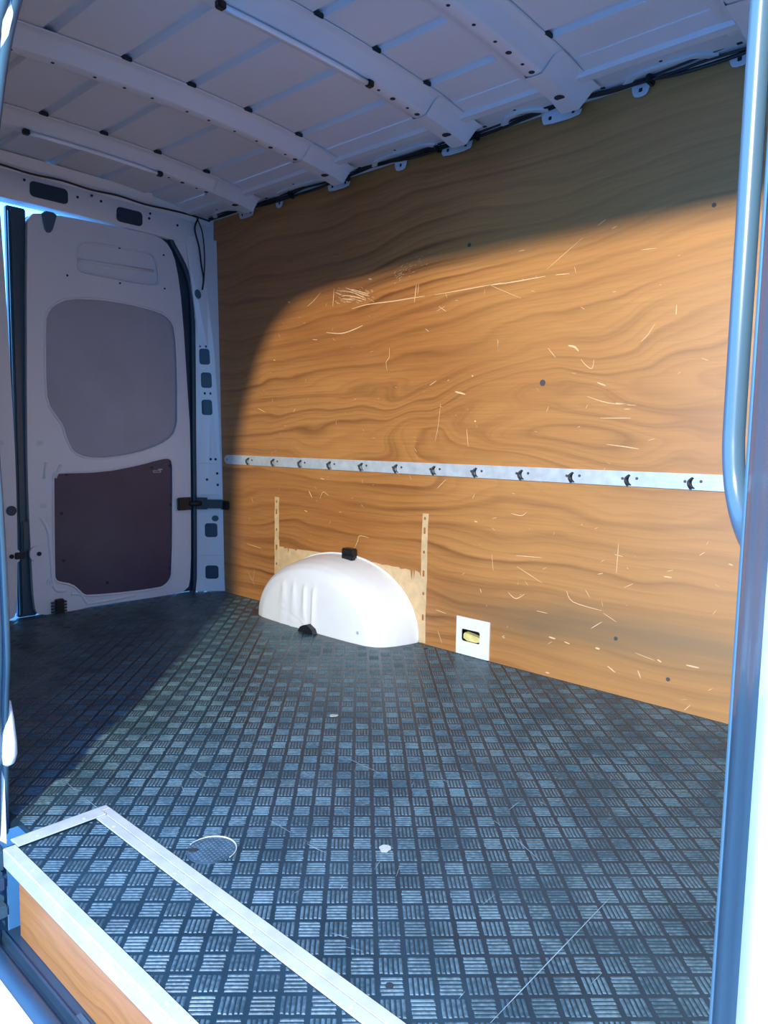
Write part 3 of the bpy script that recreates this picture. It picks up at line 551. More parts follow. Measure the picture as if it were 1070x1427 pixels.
# rounded in real units
holes = []
for u, z, w, h in SQ:
    holes.append([(u + (a - 0) * w / 0.05, z + b) for a, b in rrect(0, 0, 0.05, h, 0.012)])
pil = obj('corner_pillar', panel(outer, holes, pillar_map, 0.004), 'paint', wl)
obj('pillar_cavity', panel([(0.12, 0.02), (0.12, 1.2), (0.9, 1.2), (0.9, 0.02)], [], lambda u, v, d: pillar_map(u, v, d + 0.030), 0.004), 'rubber', pil)
PRT = [(p.x, p.y, p.z) for p in PR]
bm = bmesh.new(); rows = []
for z in zz:
    b = Vector(pillar_map(1, z, 0)); rows.append([bm.verts.new(b), bm.verts.new((b.x + 0.004, 0.004, z))])
for a, b in zip(rows, rows[1:]): bm.faces.new((a[0], a[1], b[1], b[0]))
obj('pillar_return', bm, 'paint', pil)
for u, z, r in ((0.42, 1.41, 0.021), (0.72, 0.358, 0.014)):
    obj('round_plug', panel([(u + math.cos(t) * r / 0.11, z + math.sin(t) * r) for t in [k * math.pi / 8 for k in range(16)]], [], lambda a, b, d: pillar_map(a, b, d - (0.018 if b > 1 else 0.006)), 0.005 if z < 1 else 0.016), 'rubber', pil)
for u, z in ((0.35, 1.20), (0.62, 1.20), (0.30, 1.175), (0.6, 1.175), (0.45, 0.955), (0.7, 0.955), (0.62, 0.643), (0.82, 0.643), (0.45, 0.545), (0.86, 0.575), (0.86, 0.52), (0.5, 1.50), (0.5, 1.60)):
    obj('small_hole', panel([(u + math.cos(t) * 0.05, z + math.sin(t) * 0.0065) for t in [k * math.pi / 4 for k in range(8)]], [], lambda a, b, d: pillar_map(a, b, d - 0.001), 0.001), 'dark', pil)
for z in (0.62, 0.47, 0.175):
    obj('press_line', TUBE([pillar_map(u, z + 0.004 * math.sin(3 * u), -0.0005) for u in (0.1, 0.4, 0.7, 0.95)], 0.0022, 6), 'paint', pil)
# the far (unseen) rear pillar and the sill under the doors
obj('corner_pillar', BOX(-0.06, 0.04, -1.78, -1.67, -0.02, 1.72, bev=0.01), 'paint', wl)
obj('rear_sill', BOX(-0.10, -0.021, -1.75, 0.02, -0.06, -0.004, bev=0.004), 'rubber', wl)
# rubber round the door opening
obj('corner_filler', BOX(-0.06, 0.012, -0.20, 0.02, 1.655, 1.80), 'paint', wl)  # box added behind the corner to stop sky light leaking through
obj('corner_filler', BOX(-0.06, 0.008, 0.0005, 0.02, 0.0, 1.655), 'paint', wl)
sealp = [(-0.004, a + 0.010, b) for a, b in PILLAR_L][::-1]
sealp = [(-0.004, -0.118, 0.006)] + [(-0.004, a - 0.006, b) for a, b in PILLAR_L[::-1]] + [(-0.004, -0.30, 1.655)]
obj('door_opening_seal', TUBE(spline(sealp, 5), 0.012, 8), 'rubber', wl, smooth=True)
bm = bmesh.new(); rows = []
for a, b in [(-0.118, 0.004)] + [tuple(q) for q in PILLAR_L[::-1][1:]]:
    rows.append([bm.verts.new((x, a + dy, b)) for x, dy in ((-0.014, -0.052), (-0.014, 0.02), (-0.055, 0.02), (-0.055, -0.052))])
for a, b in zip(rows, rows[1:]):
    for i in range(4): bm.faces.new((a[i], a[(i + 1) % 4], b[(i + 1) % 4], b[i]))
obj('door_gap_rubber', bm, 'rubber', wl)

def door(name, mirror, label):
    s = (lambda y: y) if not mirror else (lambda y: -1.806 - y)
    F = lambda dx: (lambda u, v, d: (dx - d, s(u), v))
    root = thing(name, (0, s(-0.5), 0.0), label, 'door', kind='structure')
    up = chaikin(DOOR_UP, 1); low = chaikin(DOOR_LOW, 1); pk = chaikin(DOOR_POCKET, 1); outp = chaikin(DOOR_OUT, 1)
    rnd = [circle2(-0.93 + 0.115, 0.325, 0.009, 10)]
    obj('door_panel', panel(outp, [up, low, pk], F(0.0), 0.022), 'paint', root)
    obj('outer_skin', panel(scale_poly(outp, 1.0), [], F(-0.060), 0.004), 'white', root)
    edge = [(-0.022, s(a), b) for a, b in scale_poly(outp, 0.996)]
    bm = bmesh.new(); r0 = [bm.verts.new(p) for p in edge]; r1 = [bm.verts.new((-0.060, p[1], p[2])) for p in edge]
    for i in range(len(r0)): bm.faces.new((r0[i], r0[(i + 1) % len(r0)], r1[(i + 1) % len(r1)], r1[i]))
    obj('door_edge', bm, 'paint', root)
    for nm, poly, mat, dx, lab in (('upper_board', up, 'insert_up', -0.010, 'pale grey board filling the window opening'), ('lower_board', low, 'insert_low', -0.006, 'dark purple brown resin coated board'), ('pocket_back', pk, 'paint', -0.020, None)):
        bd = obj(nm, panel(scale_poly(poly, 1.015), [], F(dx), 0.004), mat, root, label=lab)
        rim = [(-0.0015, s(a), b) for a, b in poly]
        rb = bmesh.new(); tube(rb, rim, 0.0055 if nm != 'pocket_back' else 0.004, 6, closed=True)
        obj('rolled_rim', rb, 'paint', root, smooth=True)
        if nm == 'lower_board':
            for y, z in ((-0.235, 0.612), (-0.325, 0.605), (-0.232, 0.43), (-0.235, 0.13), (-0.745, 0.42), (-0.55, 0.10), (-0.74, 0.22), (-0.72, 0.585)):
                obj('screw', disc((dx + 0.002, s(y), z), 0.0075, 0, -0.003, 10), 'black', bd)
            obj('maker_mark', panel(rrect(s(-0.300), 0.588, 0.040, 0.012), [rrect(s(-0.300), 0.588, 0.030, 0.005)], lambda u, v, d: (dx + 0.0012 - d, u, v), 0.001), 'flake', bd)
            obj('maker_mark', panel(rrect(s(-0.283), 0.597, 0.022, 0.006), [], lambda u, v, d: (dx + 0.0014 - d, u, v), 0.001), 'flake', bd)
    # the long press line in the pocket and the little bosses of the inner panel
    obj('pocket_fold', TUBE([(-0.015, s(a), b) for a, b in ((-0.65, 1.475), (-0.5, 1.478), (-0.30, 1.487))], 0.006, 8), 'paint', root, smooth=True)
    for y, z, r in ((-0.826, 0.715, 0.016), (-0.818, 0.458, 0.016), (-0.80, 0.135, 0.017)):
        obj('boss', disc((0.0, s(y), z), r, 0, 0.003, 16), 'paint', root)
        obj('boss_dimple', disc((0.003, s(y), z), r * 0.62, 0, 0.0015, 14), 'roof', root)
    for pts in (((-0.805, 0.635), (-0.815, 0.568)), ((-0.745, 0.625), (-0.770, 0.570))):
        obj('press_rib', TUBE([(-0.0035, s(a), b) for a, b in pts], 0.008, 8), 'paint', root, smooth=True)
    curve = spline([(-0.006, s(-0.835), 0.41), (-0.005, s(-0.805), 0.35), (-0.005, s(-0.795), 0.24), (-0.005, s(-0.785), 0.11), (-0.005, s(-0.735), 0.092)], 6)
    obj('press_rib', TUBE(curve, 0.009, 10), 'paint', root, smooth=True)
    curve = spline([(-0.005, s(-0.715), 0.073), (-0.005, s(-0.672), 0.064), (-0.005, s(-0.65), 0.030), (-0.005, s(-0.62), 0.020), (-0.005, s(-0.42), 0.026)], 6)
    obj('press_rib', TUBE(curve, 0.008, 10), 'paint', root, smooth=True)
    # lock boss, latch at the foot, hook at the top
    lk = obj('lock_boss', disc((0.0, s(-0.852), 0.262), 0.034, 0, 0.012, 18), 'paint', root, smooth=40)
    obj('lock_pin', disc((0.0125, s(-0.849), 0.262), 0.009, 0, 0.004, 12), 'dark', lk)
    la = obj('foot_latch', BOX(0.0, 0.022, s(-0.770) - 0.017, s(-0.770) + 0.017, -0.001, 0.062, bev=0.003), 'black', root)
    for dy in (-0.024, 0.024):
        for k in range(4):
            obj('latch_tooth', BOX(0.0, 0.012, s(-0.770) + dy - 0.008, s(-0.770) + dy + 0.008, 0.004 + 0.013 * k, 0.012 + 0.013 * k, bev=0.001), 'screw', la)
    obj('top_hook', panel(chaikin([(s(-0.80), 1.635), (s(-0.74), 1.635), (s(-0.75), 1.60), (s(-0.765), 1.555), (s(-0.785), 1.555), (s(-0.795), 1.60)], 1), [], lambda u, v, d: (0.014 - d, u, v), 0.014), 'seal', root)
    for y, z in ((-0.258, 1.562), (-0.255, 1.415), (-0.70, 1.40), (-0.47, 1.405), (-0.47, 1.553)):
        obj('small_hole', disc((0.0008, s(y), z), 0.0045, 0, 0.001, 8), 'dark', root)
    return root
d1 = door('door_1', False, 'grey white rear van door with pale upper board and purple brown lower board')
d2 = door('door_2', True, 'grey white rear van door at the left edge, mostly out of view')
# dark meeting strip between the doors
ms = obj('meeting_strip', BOX(-0.050, -0.0235, -0.924, -0.850, 0.0, 1.635, bev=0.004), 'pillar', d1)
obj('strip_bump', BOX(-0.03, 0.008, -0.912, -0.884, 0.28, 0.40, bev=0.006), 'pillar', ms)
obj('strip_lip', BOX(-0.026, -0.002, -0.922, -0.890, 0.004, 1.62, bev=0.008), 'pillar', ms)
obj('striker', BOX(0.0, 0.018, -0.945, -0.905, 0.248, 0.276, bev=0.003), 'black', d1)
obj('round_plug', disc((0.0005, -0.948, 0.444), 0.020, 0, 0.003, 18), 'rubber', d2)

# ------------------------------------------------------------------ near side of the van with the door opening
wf = thing('wall_front', (1.6, -1.6, -0.1), 'van side with the door opening, its pillars and white outer skin', 'wall', kind='structure')
OPEN = [(1.652, -0.30), (1.652, 0.2), (1.652, 0.5), (1.652, 0.80), (1.656, 1.02), (1.672, 1.19), (1.720, 1.312), (1.756, 1.382), (1.815, 1.448), (1.92, 1.498), (2.15, 1.515), (2.5, 1.521), (2.85, 1.524), (3.0, 1.524)]
inner = OPEN + [(3.04, 1.44), (3.04, -0.30), (3.5, -0.30), (3.5, 1.795), (-0.06, 1.795), (-0.06, -0.30)]
obj('inner_panel', panel(inner, [], lambda u, v, d: (u, -1.586 - d, v), 0.022), 'paint', wf)
outer = [(a - 0.12 if a < 2.9 else a, b + (0.10 if b > 1.0 else 0)) for a, b in OPEN] + [(3.085, 1.54), (3.085, -0.42), (3.9, -0.42), (3.9, 1.9), (-0.1, 1.9), (-0.1, -0.42), (1.60, -0.42)]
obj('outer_skin', panel(outer, [], lambda u, v, d: (u, -1.775 - d, v), 0.02), 'white', wf)
prof = [(3.06, -1.545), (2.975, -1.560), (2.964, -1.570), (2.9615, -1.585), (2.966, -1.597), (2.974, -1.602), (2.976, -1.612), (2.975, -1.625), (2.9815, -1.640), (2.9885, -1.662), (2.993, -1.672), (2.9965, -1.690), (3.001, -1.697), (3.006, -1.705), (3.0105, -1.715), (3.0165, -1.728), (3.022, -1.735)]
def prism(prof, z0, z1, n=6):
    bm = bmesh.new(); rows = [[bm.verts.new((x, y, z0 + (z1 - z0) * k / n)) for x, y in prof] for k in range(n + 1)]
    for a, b in zip(rows, rows[1:]):
        for i in range(len(prof) - 1): bm.faces.new((a[i], a[i + 1], b[i + 1], b[i]))
    return bm
dp = obj('door_pillar', prism(prof, -0.30, 1.50), 'pillar', wf, smooth=55, label='blue grey pillar at the front of the door opening')
obj('pillar_seal', TUBE([(3.0065, -1.6905, z) for z in (-0.30, 0.2, 0.6, 1.0, 1.48)], 0.0065, 10), 'seal', dp, smooth=True)
obj('pillar_bead', TUBE([(2.9665, -1.588, z) for z in (-0.30, 0.2, 0.6, 1.0, 1.48)], 0.0055, 10), 'seal', dp, smooth=True)
obj('pillar_skin', prism([(3.0195, -1.733), (3.025, -1.745), (3.035, -1.765), (3.055, -1.785), (3.10, -1.795)], -0.42, 1.52), 'white', wf, smooth=60)
sp = [(0, 0)]
def seal_path(y, off, low):
    P = [(1.640, -0.02), (1.652, 0.14), (1.664, 0.26), (1.677, 0.35), (1.675, 0.48), (1.667, 0.62)] + OPEN[3:-1]
    out = []
    for k, (x, z) in enumerate(P):
        a, b = P[max(0, k - 1)], P[min(len(P) - 1, k + 1)]; t = Vector((b[0] - a[0], b[1] - a[1])).normalized()
        out.append((x - t.y * off + (low if z < 0.7 else 0), y, z + t.x * off))
    return spline(out, 5)
obj('opening_seal', TUBE(seal_path(-1.586, 0.008, 0.0), 0.0115, 10), 'seal', wf, smooth=True, label='blue grey rubber seal round the door opening')
obj('opening_seal', TUBE(seal_path(-1.603, 0.006, 0.008), 0.0115, 10), 'seal', wf, smooth=True)
bm = bmesh.new(); rings = []
for z, w, t in ((0.245, 0.010, 0.012), (0.21, 0.022, 0.016), (0.17, 0.032, 0.018), (0.145, 0.033, 0.018), (0.128, 0.026, 0.014), (0.120, 0.012, 0.008)):
    rings.append([bm.verts.new((1.640 + w * math.cos(q), -1.578 + t * math.sin(q), z)) for q in [2 * math.pi * k / 14 for k in range(14)]])
for a, b in zip(rings, rings[1:]):
    for i in range(14): bm.faces.new((a[i], a[(i + 1) % 14], b[(i + 1) % 14], b[i]))
bm.faces.new(rings[0]); bm.faces.new(rings[-1][::-1])
obj('pillar_foot_cap', bm, 'plastic', wf, smooth=True)
# jamb below floor level beside the step
obj('step_jamb', BOX(1.60, 1.716, -1.72, -1.608, -0.20, -0.006, bev=0.008), 'pillar', wf)
obj('jamb_bracket', BOX(1.716, 1.748, -1.648, -1.618, -0.075, -0.038, bev=0.008), 'rubber', wf)
obj('jamb_bracket', BOX(1.716, 1.742, -1.640, -1.616, -0.128, -0.104, bev=0.004), 'pillar', wf)
obj('jamb_boot', TUBE(spline([(1.735, -1.672, 0.02), (1.736, -1.672, -0.05), (1.742, -1.668, -0.11), (1.765, -1.662, -0.15)], 6), 0.013, 12), 'rubber', wf, smooth=True)
obj('jamb_boot_ring', TUBE([(1.752 + 0.016 * math.cos(q), -1.666 + 0.016 * math.sin(q), -0.130) for q in [k * math.pi / 8 for k in range(16)]], 0.006, 8, closed=True), 'black', wf, smooth=True)

# bulkhead closing the front end (out of view)
wr = obj('wall_right', BOX(3.5, 3.52, -1.78, 0.02, -0.02, 1.82), 'paint', kind='structure', label='painted metal bulkhead at the front end of the load space', cat='wall')

# sill with step tray, rubber and white outer lip
sill = thing('trim_1', (2.3, -1.66, -0.17), 'door sill with dark step tray, rubber seal and white lip below the floor edge', 'sill', kind='structure')
def prism_x(prof, x0, x1, n=1, close=True):
    bm = bmesh.new(); rows = [[bm.verts.new((x0 + (x1 - x0) * k / n, y, z)) for y, z in prof] for k in range(n + 1)]; m = len(prof)
    for a, b in zip(rows, rows[1:]):
        for i in range(m if close else m - 1): bm.faces.new((a[i], a[(i + 1) % m], b[(i + 1) % m], b[i]))
    if close: bm.faces.new(rows[0]); bm.faces.new(rows[-1][::-1])
    return bm
obj('step_tray', prism_x([(-1.40, -0.150), (-1.626, -0.150), (-1.630, -0.143), (-1.634, -0.143), (-1.636, -0.175), (-1.40, -0.175)], 1.745, 3.03), 'rubber', sill)
obj('sill_rubber', prism_x([(-1.640, -0.165), (-1.646, -0.148), (-1.655, -0.140), (-1.668, -0.140), (-1.677, -0.148), (-1.680, -0.165), (-1.66, -0.18)], 1.70, 3.03), 'rubber', sill, smooth=50)
obj('white_lip', prism_x([(-1.678, -0.150), (-1.690, -0.146), (-1.705, -0.148), (-1.712, -0.158), (-1.714, -0.40), (-1.70, -0.40), (-1.69, -0.17)], 1.60, 3.10), 'white', sill, smooth=40)
obj('tray_bracket', BOX(2.035, 2.075, -1.632, -1.618, -0.1495, -0.146, bev=0.001), 'pillar', sill)

# ================================================================== THINGS
# ------------------------------------------------------------------ step cover with aluminium edging
sc = thing('step_cover', (2.3, -1.53, -0.012), 'checker plate step cover edged in aluminium with an orange plywood riser', 'step cover')
X1L = STEP_X1 - 0.006
obj('cover_board', BOX(STEP_X0 + 0.002, X1L, -1.612, -1.432, -0.018, 0.0), 'floor', sc)
obj('riser', BOX(STEP_X0 + 0.055, X1L, -1.611, -1.599, -0.1485, -0.018), 'riser', sc, label='orange plywood riser board')
def angle_trim(name, y0, y1, parent):
    return obj(name, BOX(STEP_X0, X1L, y0, y1, 0.0005, 0.0035, bev=0.001), 'alu', parent)
angle_trim('edge_trim', -1.4505, -1.4308, sc)
ot = obj('edge_trim', prism_x([(-1.600, 0.0005), (-1.600, 0.0035), (-1.6195, 0.0035), (-1.6215, 0.0015), (-1.6215, -0.030), (-1.6185, -0.031), (-1.6185, 0.0005)], STEP_X0 + 0.012, X1L), 'alu', sc)
et = obj('edge_trim', BOX(STEP_X0, STEP_X0 + 0.026, -1.600, -1.4305, 0.0036, 0.0066, bev=0.001), 'alu', sc)
obj('edge_trim', BOX(STEP_X0 - 0.012, STEP_X0 + 0.004, -1.600, -1.412, 0.0016, 0.0046, bev=0.001), 'alu', sc)
for x, y in ((1.80, -1.441), (2.02, -1.441), (2.24, -1.441), (2.46, -1.441), (2.68, -1.441), (1.84, -1.610), (2.06, -1.610), (2.28, -1.610), (2.50, -1.610), (1.736, -1.47), (1.736, -1.56)):
    obj('screw', disc((x, y, 0.0034 if x > 1.75 else 0.0065), 0.0034, 2, 0.0008, 10), 'steel', sc)
lay_treads(sc, (2.079, -1.578), lambda c: [((0, -1.4515, 0), (0, 1, 0)), ((0, -1.599, 0), (0, -1, 0)), ((STEP_X0 + 0.027, 0, 0), (-1, 0, 0)), ((X1L, 0, 0), (1, 0, 0))], lambda c: -1.63 < c.y < -1.42, 300)
et2 = angle_trim('trim_2', -1.4300, -1.4105, None); et2.location = (0, 0, 0)
tag(et2, 'aluminium strip along the main floor beside the step cover', 'edge strip', kind='structure')

# ------------------------------------------------------------------ lashing rail
def rail_z(x): return 0.6445 + (x - 0.1) * 0.0056
lr = thing('lashing_rail', (0.1, -0.003, 0.645), 'galvanised steel lashing rail with hooked slots across the plywood wall', 'lashing rail')
def rmap(u, v, d): return (u, -0.0062 + d, rail_z(u) + v)
HK = [0.294 + 0.1842 * i for i in range(17)]
out = [(0.135, -0.0215), (3.30, -0.0225), (3.30, 0.0225), (0.135, 0.0215), (0.118, 0.019), (0.106, 0.010), (0.102, 0.0), (0.106, -0.010), (0.118, -0.019)]
def crescent(x):
    o = []
    for k in range(9):
        t = math.radians(115 + 150 * k / 8); o.append((x + 0.010 + 0.017 * math.cos(t), -0.003 + 0.0175 * math.sin(t)))
    for k in range(9):
        t = math.radians(265 - 150 * k / 8); o.append((x + 0.012 + 0.0105 * math.cos(t), -0.003 + 0.0135 * math.sin(t)))
    return o
obj('rail_strip', panel(out, [circle2(0.121, 0.0, 0.006, 12)] + [crescent(x) for x in HK], rmap, 0.005), 'steel', lr)
obj('slot_backing', panel([(0.15, -0.020), (3.28, -0.020), (3.28, 0.020), (0.15, 0.020)], [], lambda u, v, d: (u, -0.0011 + d, rail_z(u) + v), 0.0008), 'black', lr)
hook_src = None
for i, x in enumerate(HK):
    if hook_src is None:
        pts = spline([(0.004, -0.004, 0.011), (-0.004, -0.011, 0.002), (-0.003, -0.013, -0.008), (0.002, -0.008, -0.018)], 4)
        hook_src = obj('hook', TUBE(pts, [0.003, 0.0031, 0.0032, 0.0033, 0.0034, 0.0035, 0.0036, 0.0038, 0.0040, 0.0042, 0.0044, 0.0046, 0.0048], 8), 'black', lr, smooth=True)
        hook_src.location = (x, -0.004, rail_z(x)); riv = obj('rivet', disc((0, 0, 0), 0.0042, 1, -0.0022, 10), 'screw', lr); riv.location = (x - 0.017, -0.0062, rail_z(x))
    else:
        share(hook_src, lr, (x, -0.004, rail_z(x))); share(riv, lr, (x - 0.017, -0.0062, rail_z(x)))
    share(riv, lr, (x + 0.027, -0.0062, rail_z(x) + 0.002))

# ------------------------------------------------------------------ wheel arch cover
wa = thing('wheel_arch_cover', (0.92, -0.1, 0.0), 'white moulded plastic wheel arch cover against the plywood wall', 'wheel arch cover')
def arch_y(t):          # depth of the shell against the scale of its outline
    T = [(0.0, 1.0, 0.0), (0.12, 0.985, 0.045), (0.28, 0.95, 0.100), (0.42, 0.905, 0.140), (0.55, 0.84, 0.167), (0.66, 0.74, 0.182), (0.78, 0.55, 0.189), (0.90, 0.28, 0.192), (1.0, 0.0, 0.193)]
    for (t0, s0, y0), (t1, s1, y1) in zip(T, T[1:]):
        if t0 <= t <= t1:
            k = (t - t0) / (t1 - t0); return s0 + (s1 - s0) * k, y0 + (y1 - y0) * k
def arch_pt(th, t):
    sc_, d = arch_y(t); c = math.cos(th); half = 0.395 if c > 0 else 0.43
    x = 0.945 + half * sc_ * math.copysign(abs(c) ** 0.97, c); z = 0.285 * sc_ * abs(math.sin(th)) ** 0.93
    fl = sum(0.007 * math.exp(-((x - k) / 0.0095) ** 2) for k in (0.775, 0.842, 0.908, 0.962))
    fl *= max(0, min(1, (0.80 - sc_) / 0.1)) if z > 0.02 else max(0, min(1, (0.80 - sc_) / 0.1))
    fl *= max(0, min(1, (0.185 - z) / 0.03))
    return Vector((x, -d - fl - 0.0015, z + 0.0006))
bm = bmesh.new(); ths = [math.pi * k / 160 for k in range(161)]; ts = [k / 44 for k in range(45)]
rows = [[bm.verts.new(arch_pt(q, t)) for t in ts[:-1]] for q in ths]
for a, b in zip(rows, rows[1:]):
    for i in range(len(ts) - 2): bm.faces.new((a[i], a[i + 1], b[i + 1], b[i]))
tip = bm.verts.new(arch_pt(0, 1.0))
for a, b in zip(rows, rows[1:]): bm.faces.new((a[-1], tip, b[-1]))
bmesh.ops.smooth_vert(bm, verts=[v for v in bm.verts if v.co.z > 0.004 and v.co.y < -0.01], factor=0.5, use_axis_x=True, use_axis_y=True, use_axis_z=True)
obj('arch_shell', bm, 'plastic', wa, smooth=True)
flange = [arch_pt(math.pi * k / 60, 0) + Vector((0, -0.002, 0.002)) for k in range(61)]
obj('arch_flange', TUBE(flange, 0.0042, 6), 'plastic', wa, smooth=True)
c1 = obj('clip', BOX(0.955, 1.012, -0.040, -0.004, 0.268, 0.318, bev=0.004), 'black', wa, label='black plastic clip on top')
obj('clip_tongue', BOX(0.968, 1.030, -0.052, -0.030, 0.262, 0.296, bev=0.004), 'black', c1)
c2 = obj('clip', panel([(0.905, 0.001), (0.995, 0.001), (0.985, 0.020), (0.955, 0.034), (0.935, 0.028), (0.918, 0.020)], [], lambda u, v, d: (u, -0.222 + d, v), 0.022), 'black', wa, label='black clip at the floor edge')
obj('screw', disc((1.205, -0.1845, 0.045), 0.006, 1, -0.006, 10), 'steel', wa)

# ------------------------------------------------------------------ white plate with pocket
pp = thing('pocket_plate', (1.59, -0.002, 0.0), 'white plate with an open pocket at the foot of the plywood wall', 'wall plate')
PO = chaikin([(1.519, 0.002), (1.519, 0.136), (1.662, 0.136), (1.662, 0.002)], 0)
hole = rrect(1.582, 0.072, 0.080, 0.044, 0.008)
obj('plate', panel(PO, [hole], lambda u, v, d: (u, -0.0045 + d, v), 0.0040), 'plastic', pp)
obj('plate_foot', BOX(1.521, 1.661, -0.0075, -0.0045, 0.002, 0.036, bev=0.001), 'plastic', pp)
bm = bmesh.new()
x0, x1, z0, z1 = HOLE
for a in ((x0, x1, 0.030, 0.032, z0 - .004, z1 + .004), (x0 - 0.002, x0, -0.0004, 0.032, z0, z1), (x1, x1 + 0.002, -0.0004, 0.032, z0, z1), (x0, x1, -0.0004, 0.032, z1, z1 + 0.002), (x0, x1, -0.0004, 0.032, z0 - 0.002, z0)): box(bm, *a)
obj('pocket_box', bm, 'black', pp)
obj('foam_block', panel(chaikin([(1.546, 0.051), (1.619, 0.051), (1.619, 0.070), (1.60, 0.073), (1.57, 0.078), (1.546, 0.080)], 1), [], lambda u, v, d: (u, 0.003 + d, v), 0.020), 'yellow', pp, label='pale yellow foam in the pocket')

# ------------------------------------------------------------------ round disc let into the floor
fr = thing('floor_disc', (RING_C[0], RING_C[1], 0.0), 'round patterned disc with a bright rim let into the floor', 'floor disc')
obj('disc_plate', disc((RING_C[0], RING_C[1], 0.0003), 0.0450, 2, 0.0015, 40), 'grate', fr)
arc = [(RING_C[0] + 0.0455 * math.cos(q), RING_C[1] + 0.0455 * math.sin(q), 0.0022) for q in [math.radians(10 + 195 * k / 30) for k in range(31)]]
obj('rim', TUBE(arc, [0.0006 + 0.0012 * math.sin(math.pi * k / 30) for k in range(31)], 6), 'alu', fr, smooth=True)
bm = bmesh.new()
for i in range(-8, 9):
    for j in range(-8, 9):
        c = EA * (i * 0.0090 + (j % 2) * 0.0045) + EB * (j * 0.0062)
        if c.length > 0.041: continue
        c = c + Vector((RING_C[0], RING_C[1], 0.0018)); a, b = EA * 0.0038, EB * 0.0023
        vs = [bm.verts.new(c + q) for q in (a, b, -a, -b)]; t = bm.verts.new(c + Vector((0, 0, 0.0018)))
        for k in range(4): bm.faces.new((vs[k], vs[(k + 1) % 4], t))
obj('disc_studs', bm, 'grate', fr, kind='stuff')
obj('finger_hole', panel([(1.978 + 0.011 * math.cos(t) * 0.7 - 0.006 * math.sin(t) * 0.7, -1.379 + 0.011 * math.cos(t) * 0.7 + 0.006 * math.sin(t) * 0.7) for t in [k * math.pi / 8 for k in range(16)]], [], lambda u, v, d: (u, v, 0.0033 - d), 0.001), 'dark', fr)

# ------------------------------------------------------------------ pale flakes lying on the floor
def flake(c, wa_, wb, ang, seed, label):
    r_ = random.Random(seed); A = EA * math.cos(ang) + EB * math.sin(ang); B = EB * math.cos(ang) - EA * math.sin(ang); pts = []
    for k in range(14):
        q = 2 * math.pi * k / 14; rr_ = r_.uniform(0.72, 1.08); p = Vector(c) + A * (wa_ * rr_ * math.cos(q)) + B * (wb * rr_ * math.sin(q)); pts.append((p.x, p.y))
    bm = panel(chaikin(pts, 1), [], lambda u, v, d: (u, v, 0.0030 - d + 0.0008 * math.sin(90 * u)), 0.0014)
    return obj('flake', bm, 'flake', label=label, cat='debris', group='pale flakes on the floor')
flake((1.666, -0.736, 0), 0.0125, 0.010, 0.1, 2, 'small pale flake on the floor nearer the wheel arch')
flake((2.224, -1.123, 0), 0.0130, 0.0125, 0.55, 5, 'pale flake on the floor nearer the aluminium step edge')

# ------------------------------------------------------------------ strip lamps under the roof bows
def strip_light(x, y0, y1, label):
    y0_, y1_ = y0, y1; za, zb = skin_z(y0) - 0.0525, skin_z(y1) - 0.0525
    t = thing('strip_light', (x, (y0 + y1) / 2, (za + zb) / 2), label, 'lamp', 'strip lamps under the roof bows')
    n = 8; P = [(x, y0 + (y1 - y0) * k / n, skin_z(y0 + (y1 - y0) * k / n) - 0.0535) for k in range(n + 1)]
    obj('lamp_tube', TUBE(P, 0.0068, 12), 'tube', t, smooth=True)
    obj('backing_strip', TUBE([(a - 0.004, b, c + 0.007) for a, b, c in P], 0.0040, 8), 'alu', t, smooth=True)
    for y, s in ((y0, -1), (y1, 1)):
        a = min(y, y + s * 0.022); z = skin_z(y) - 0.0535
        obj('end_cap', BOX(x - 0.010, x + 0.010, a, a + 0.022, z - 0.0085, z + 0.0095, bev=0.003), 'black', t)
    return t
strip_light(1.556, -1.010, -0.535, 'slim tube lamp with black ends at the top middle of the roof')
strip_light(0.428, -1.010, -0.535, 'slim tube lamp under the roof bow nearest the rear doors')

# ------------------------------------------------------------------ wiring along the top of the plywood
wh = thing('wiring_harness', (1.2, -0.03, 1.74), 'black cable bundle running along the top of the plywood wall', 'cable')
rs = random.Random(21)
for s in range(3):
    pts = []; x = 0.03
    while x < 3.4:
        pts.append((x, -0.034 - 0.008 * s + rs.uniform(-1, 1) * 0.005, 1.757 + 0.004 * (s - 1) + 0.007 * math.sin(x * 7.5 + s * 0.7) + rs.uniform(-1, 1) * 0.004)); x += rs.uniform(0.08, 0.13)
    obj('cable', TUBE(spline(pts, 4), (0.0052, 0.0040, 0.0032)[s], 8), 'black', wh, smooth=True)
pts = [(0.03, -0.034, 1.752), (0.040, -0.08, 1.752), (0.038, -0.16, 1.756)] + [(0.036, -0.25 - 0.12 * k, 1.748 + 0.010 * (1 - ((0.25 + 0.12 * k - 0.89) / 0.85) ** 2) + 0.003 * (-1) ** k) for k in range(11)]
obj('cable', TUBE(spline(pts, 4), 0.0042, 8), 'black', wh, smooth=True)
pts = [(0.036, -0.10, 1.748), (0.036, -0.118, 1.70), (0.040, -0.098, 1.62), (0.046, -0.092, 1.55), (0.050, -0.082, 1.48), (0.044, -0.085, 1.43)]
obj('cable', TUBE(spline(pts, 5), 0.0040, 8), 'black', wh, smooth=True)
pts = [(0.034, -0.105, 1.750), (0.042, -0.085, 1.70), (0.048, -0.078, 1.64), (0.050, -0.075, 1.56), (0.050, -0.080, 1.47)]
obj('cable', TUBE(spline(pts, 5), 0.0028, 8), 'black', wh, smooth=True)
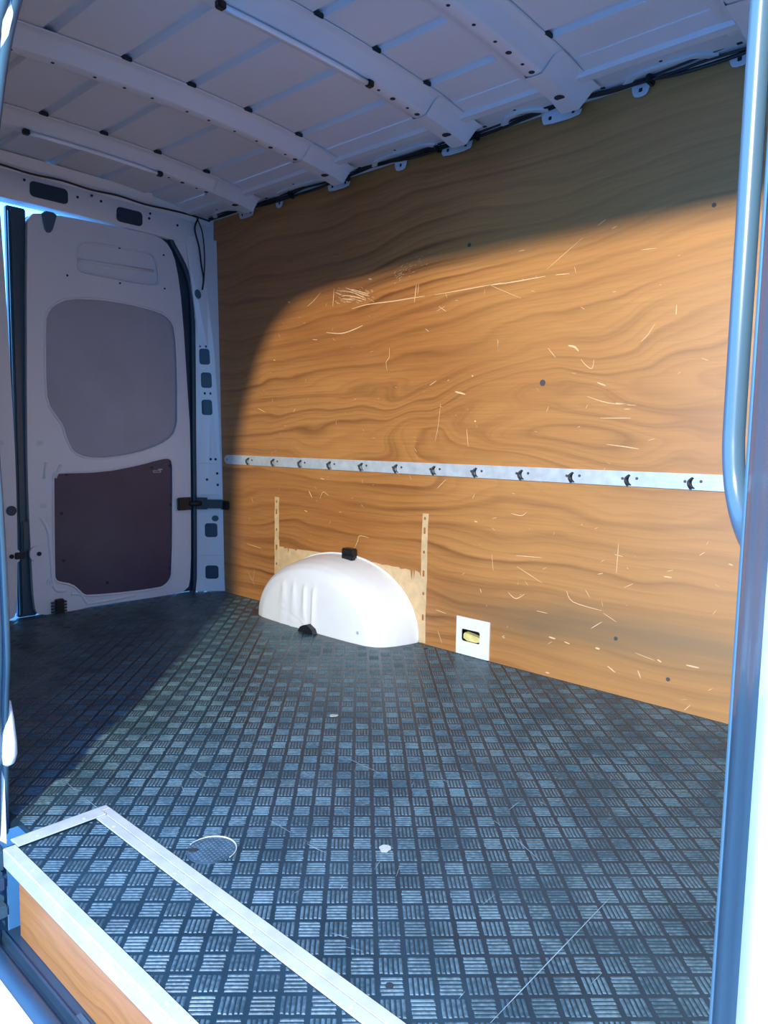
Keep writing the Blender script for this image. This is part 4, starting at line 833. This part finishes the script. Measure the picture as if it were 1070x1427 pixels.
for x in (0.30, 0.62, 0.95, 1.40, 1.56, 1.93, 2.15, 2.44):
    obj('cable_tie', BOX(x, x + 0.016, -0.056, -0.022, 1.738, 1.764, bev=0.004), 'black', wh)

# ------------------------------------------------------------------ door check strap
st = thing('door_check_strap', (0.03, -0.1, 0.42), 'black check strap bridging the rear door and its pillar', 'door strap')
obj('door_bracket', BOX(0.0005, 0.020, -0.203, -0.132, 0.402, 0.462, bev=0.004), 'black', st)
a0 = Vector(pillar_map(0.02, 0.43, -0.008)); a1 = Vector(pillar_map(1.0, 0.43, -0.010))
def strap_map(u, v, d):
    p = a0.lerp(a1, u); return (p.x + 0.016 - d, p.y - 0.010 + d * 0.4, v)
obj('pillar_bracket', panel(rrect(0.22, 0.432, 0.42, 0.056, 0.010), [], strap_map, 0.012), 'black', st)
obj('strap_arm', panel(rrect(0.62, 0.430, 0.78, 0.042, 0.010), [], lambda u, v, d: strap_map(u, v, d - 0.003), 0.008), 'black', st)
obj('strap_end', BOX(0.082, 0.142, -0.020, -0.0015, 0.403, 0.445, bev=0.005), 'black', st)
obj('strap_link', TUBE([(0.012, -0.145, 0.432), (0.024, -0.118, 0.432), (0.032, -0.09, 0.432)], 0.013, 10), 'black', st, smooth=True)

# ------------------------------------------------------------------ grab handle
gh = thing('grab_handle', (2.93, -1.5, 0.9), 'smooth blue grey tubular grab handle beside the door opening', 'grab handle')
hpts = spline([(2.978, -1.556, 1.345), (2.945, -1.50, 1.335), (2.914, -1.452, 1.29), (2.907, -1.447, 1.21), (2.9055, -1.4475, 1.08), (2.9055, -1.4475, 0.94), (2.9055, -1.4475, 0.80), (2.9068, -1.449, 0.757), (2.9125, -1.453, 0.724), (2.926, -1.468, 0.697), (2.950, -1.505, 0.680), (2.976, -1.552, 0.676)], 6)
obj('handle_tube', TUBE(hpts, 0.0088, 16), 'handle', gh, smooth=True)
for z in (1.345, 0.676):
    obj('mount_foot', BOX(2.966, 2.992, -1.572, -1.545, z - 0.026, z + 0.026, bev=0.005), 'handle', gh)
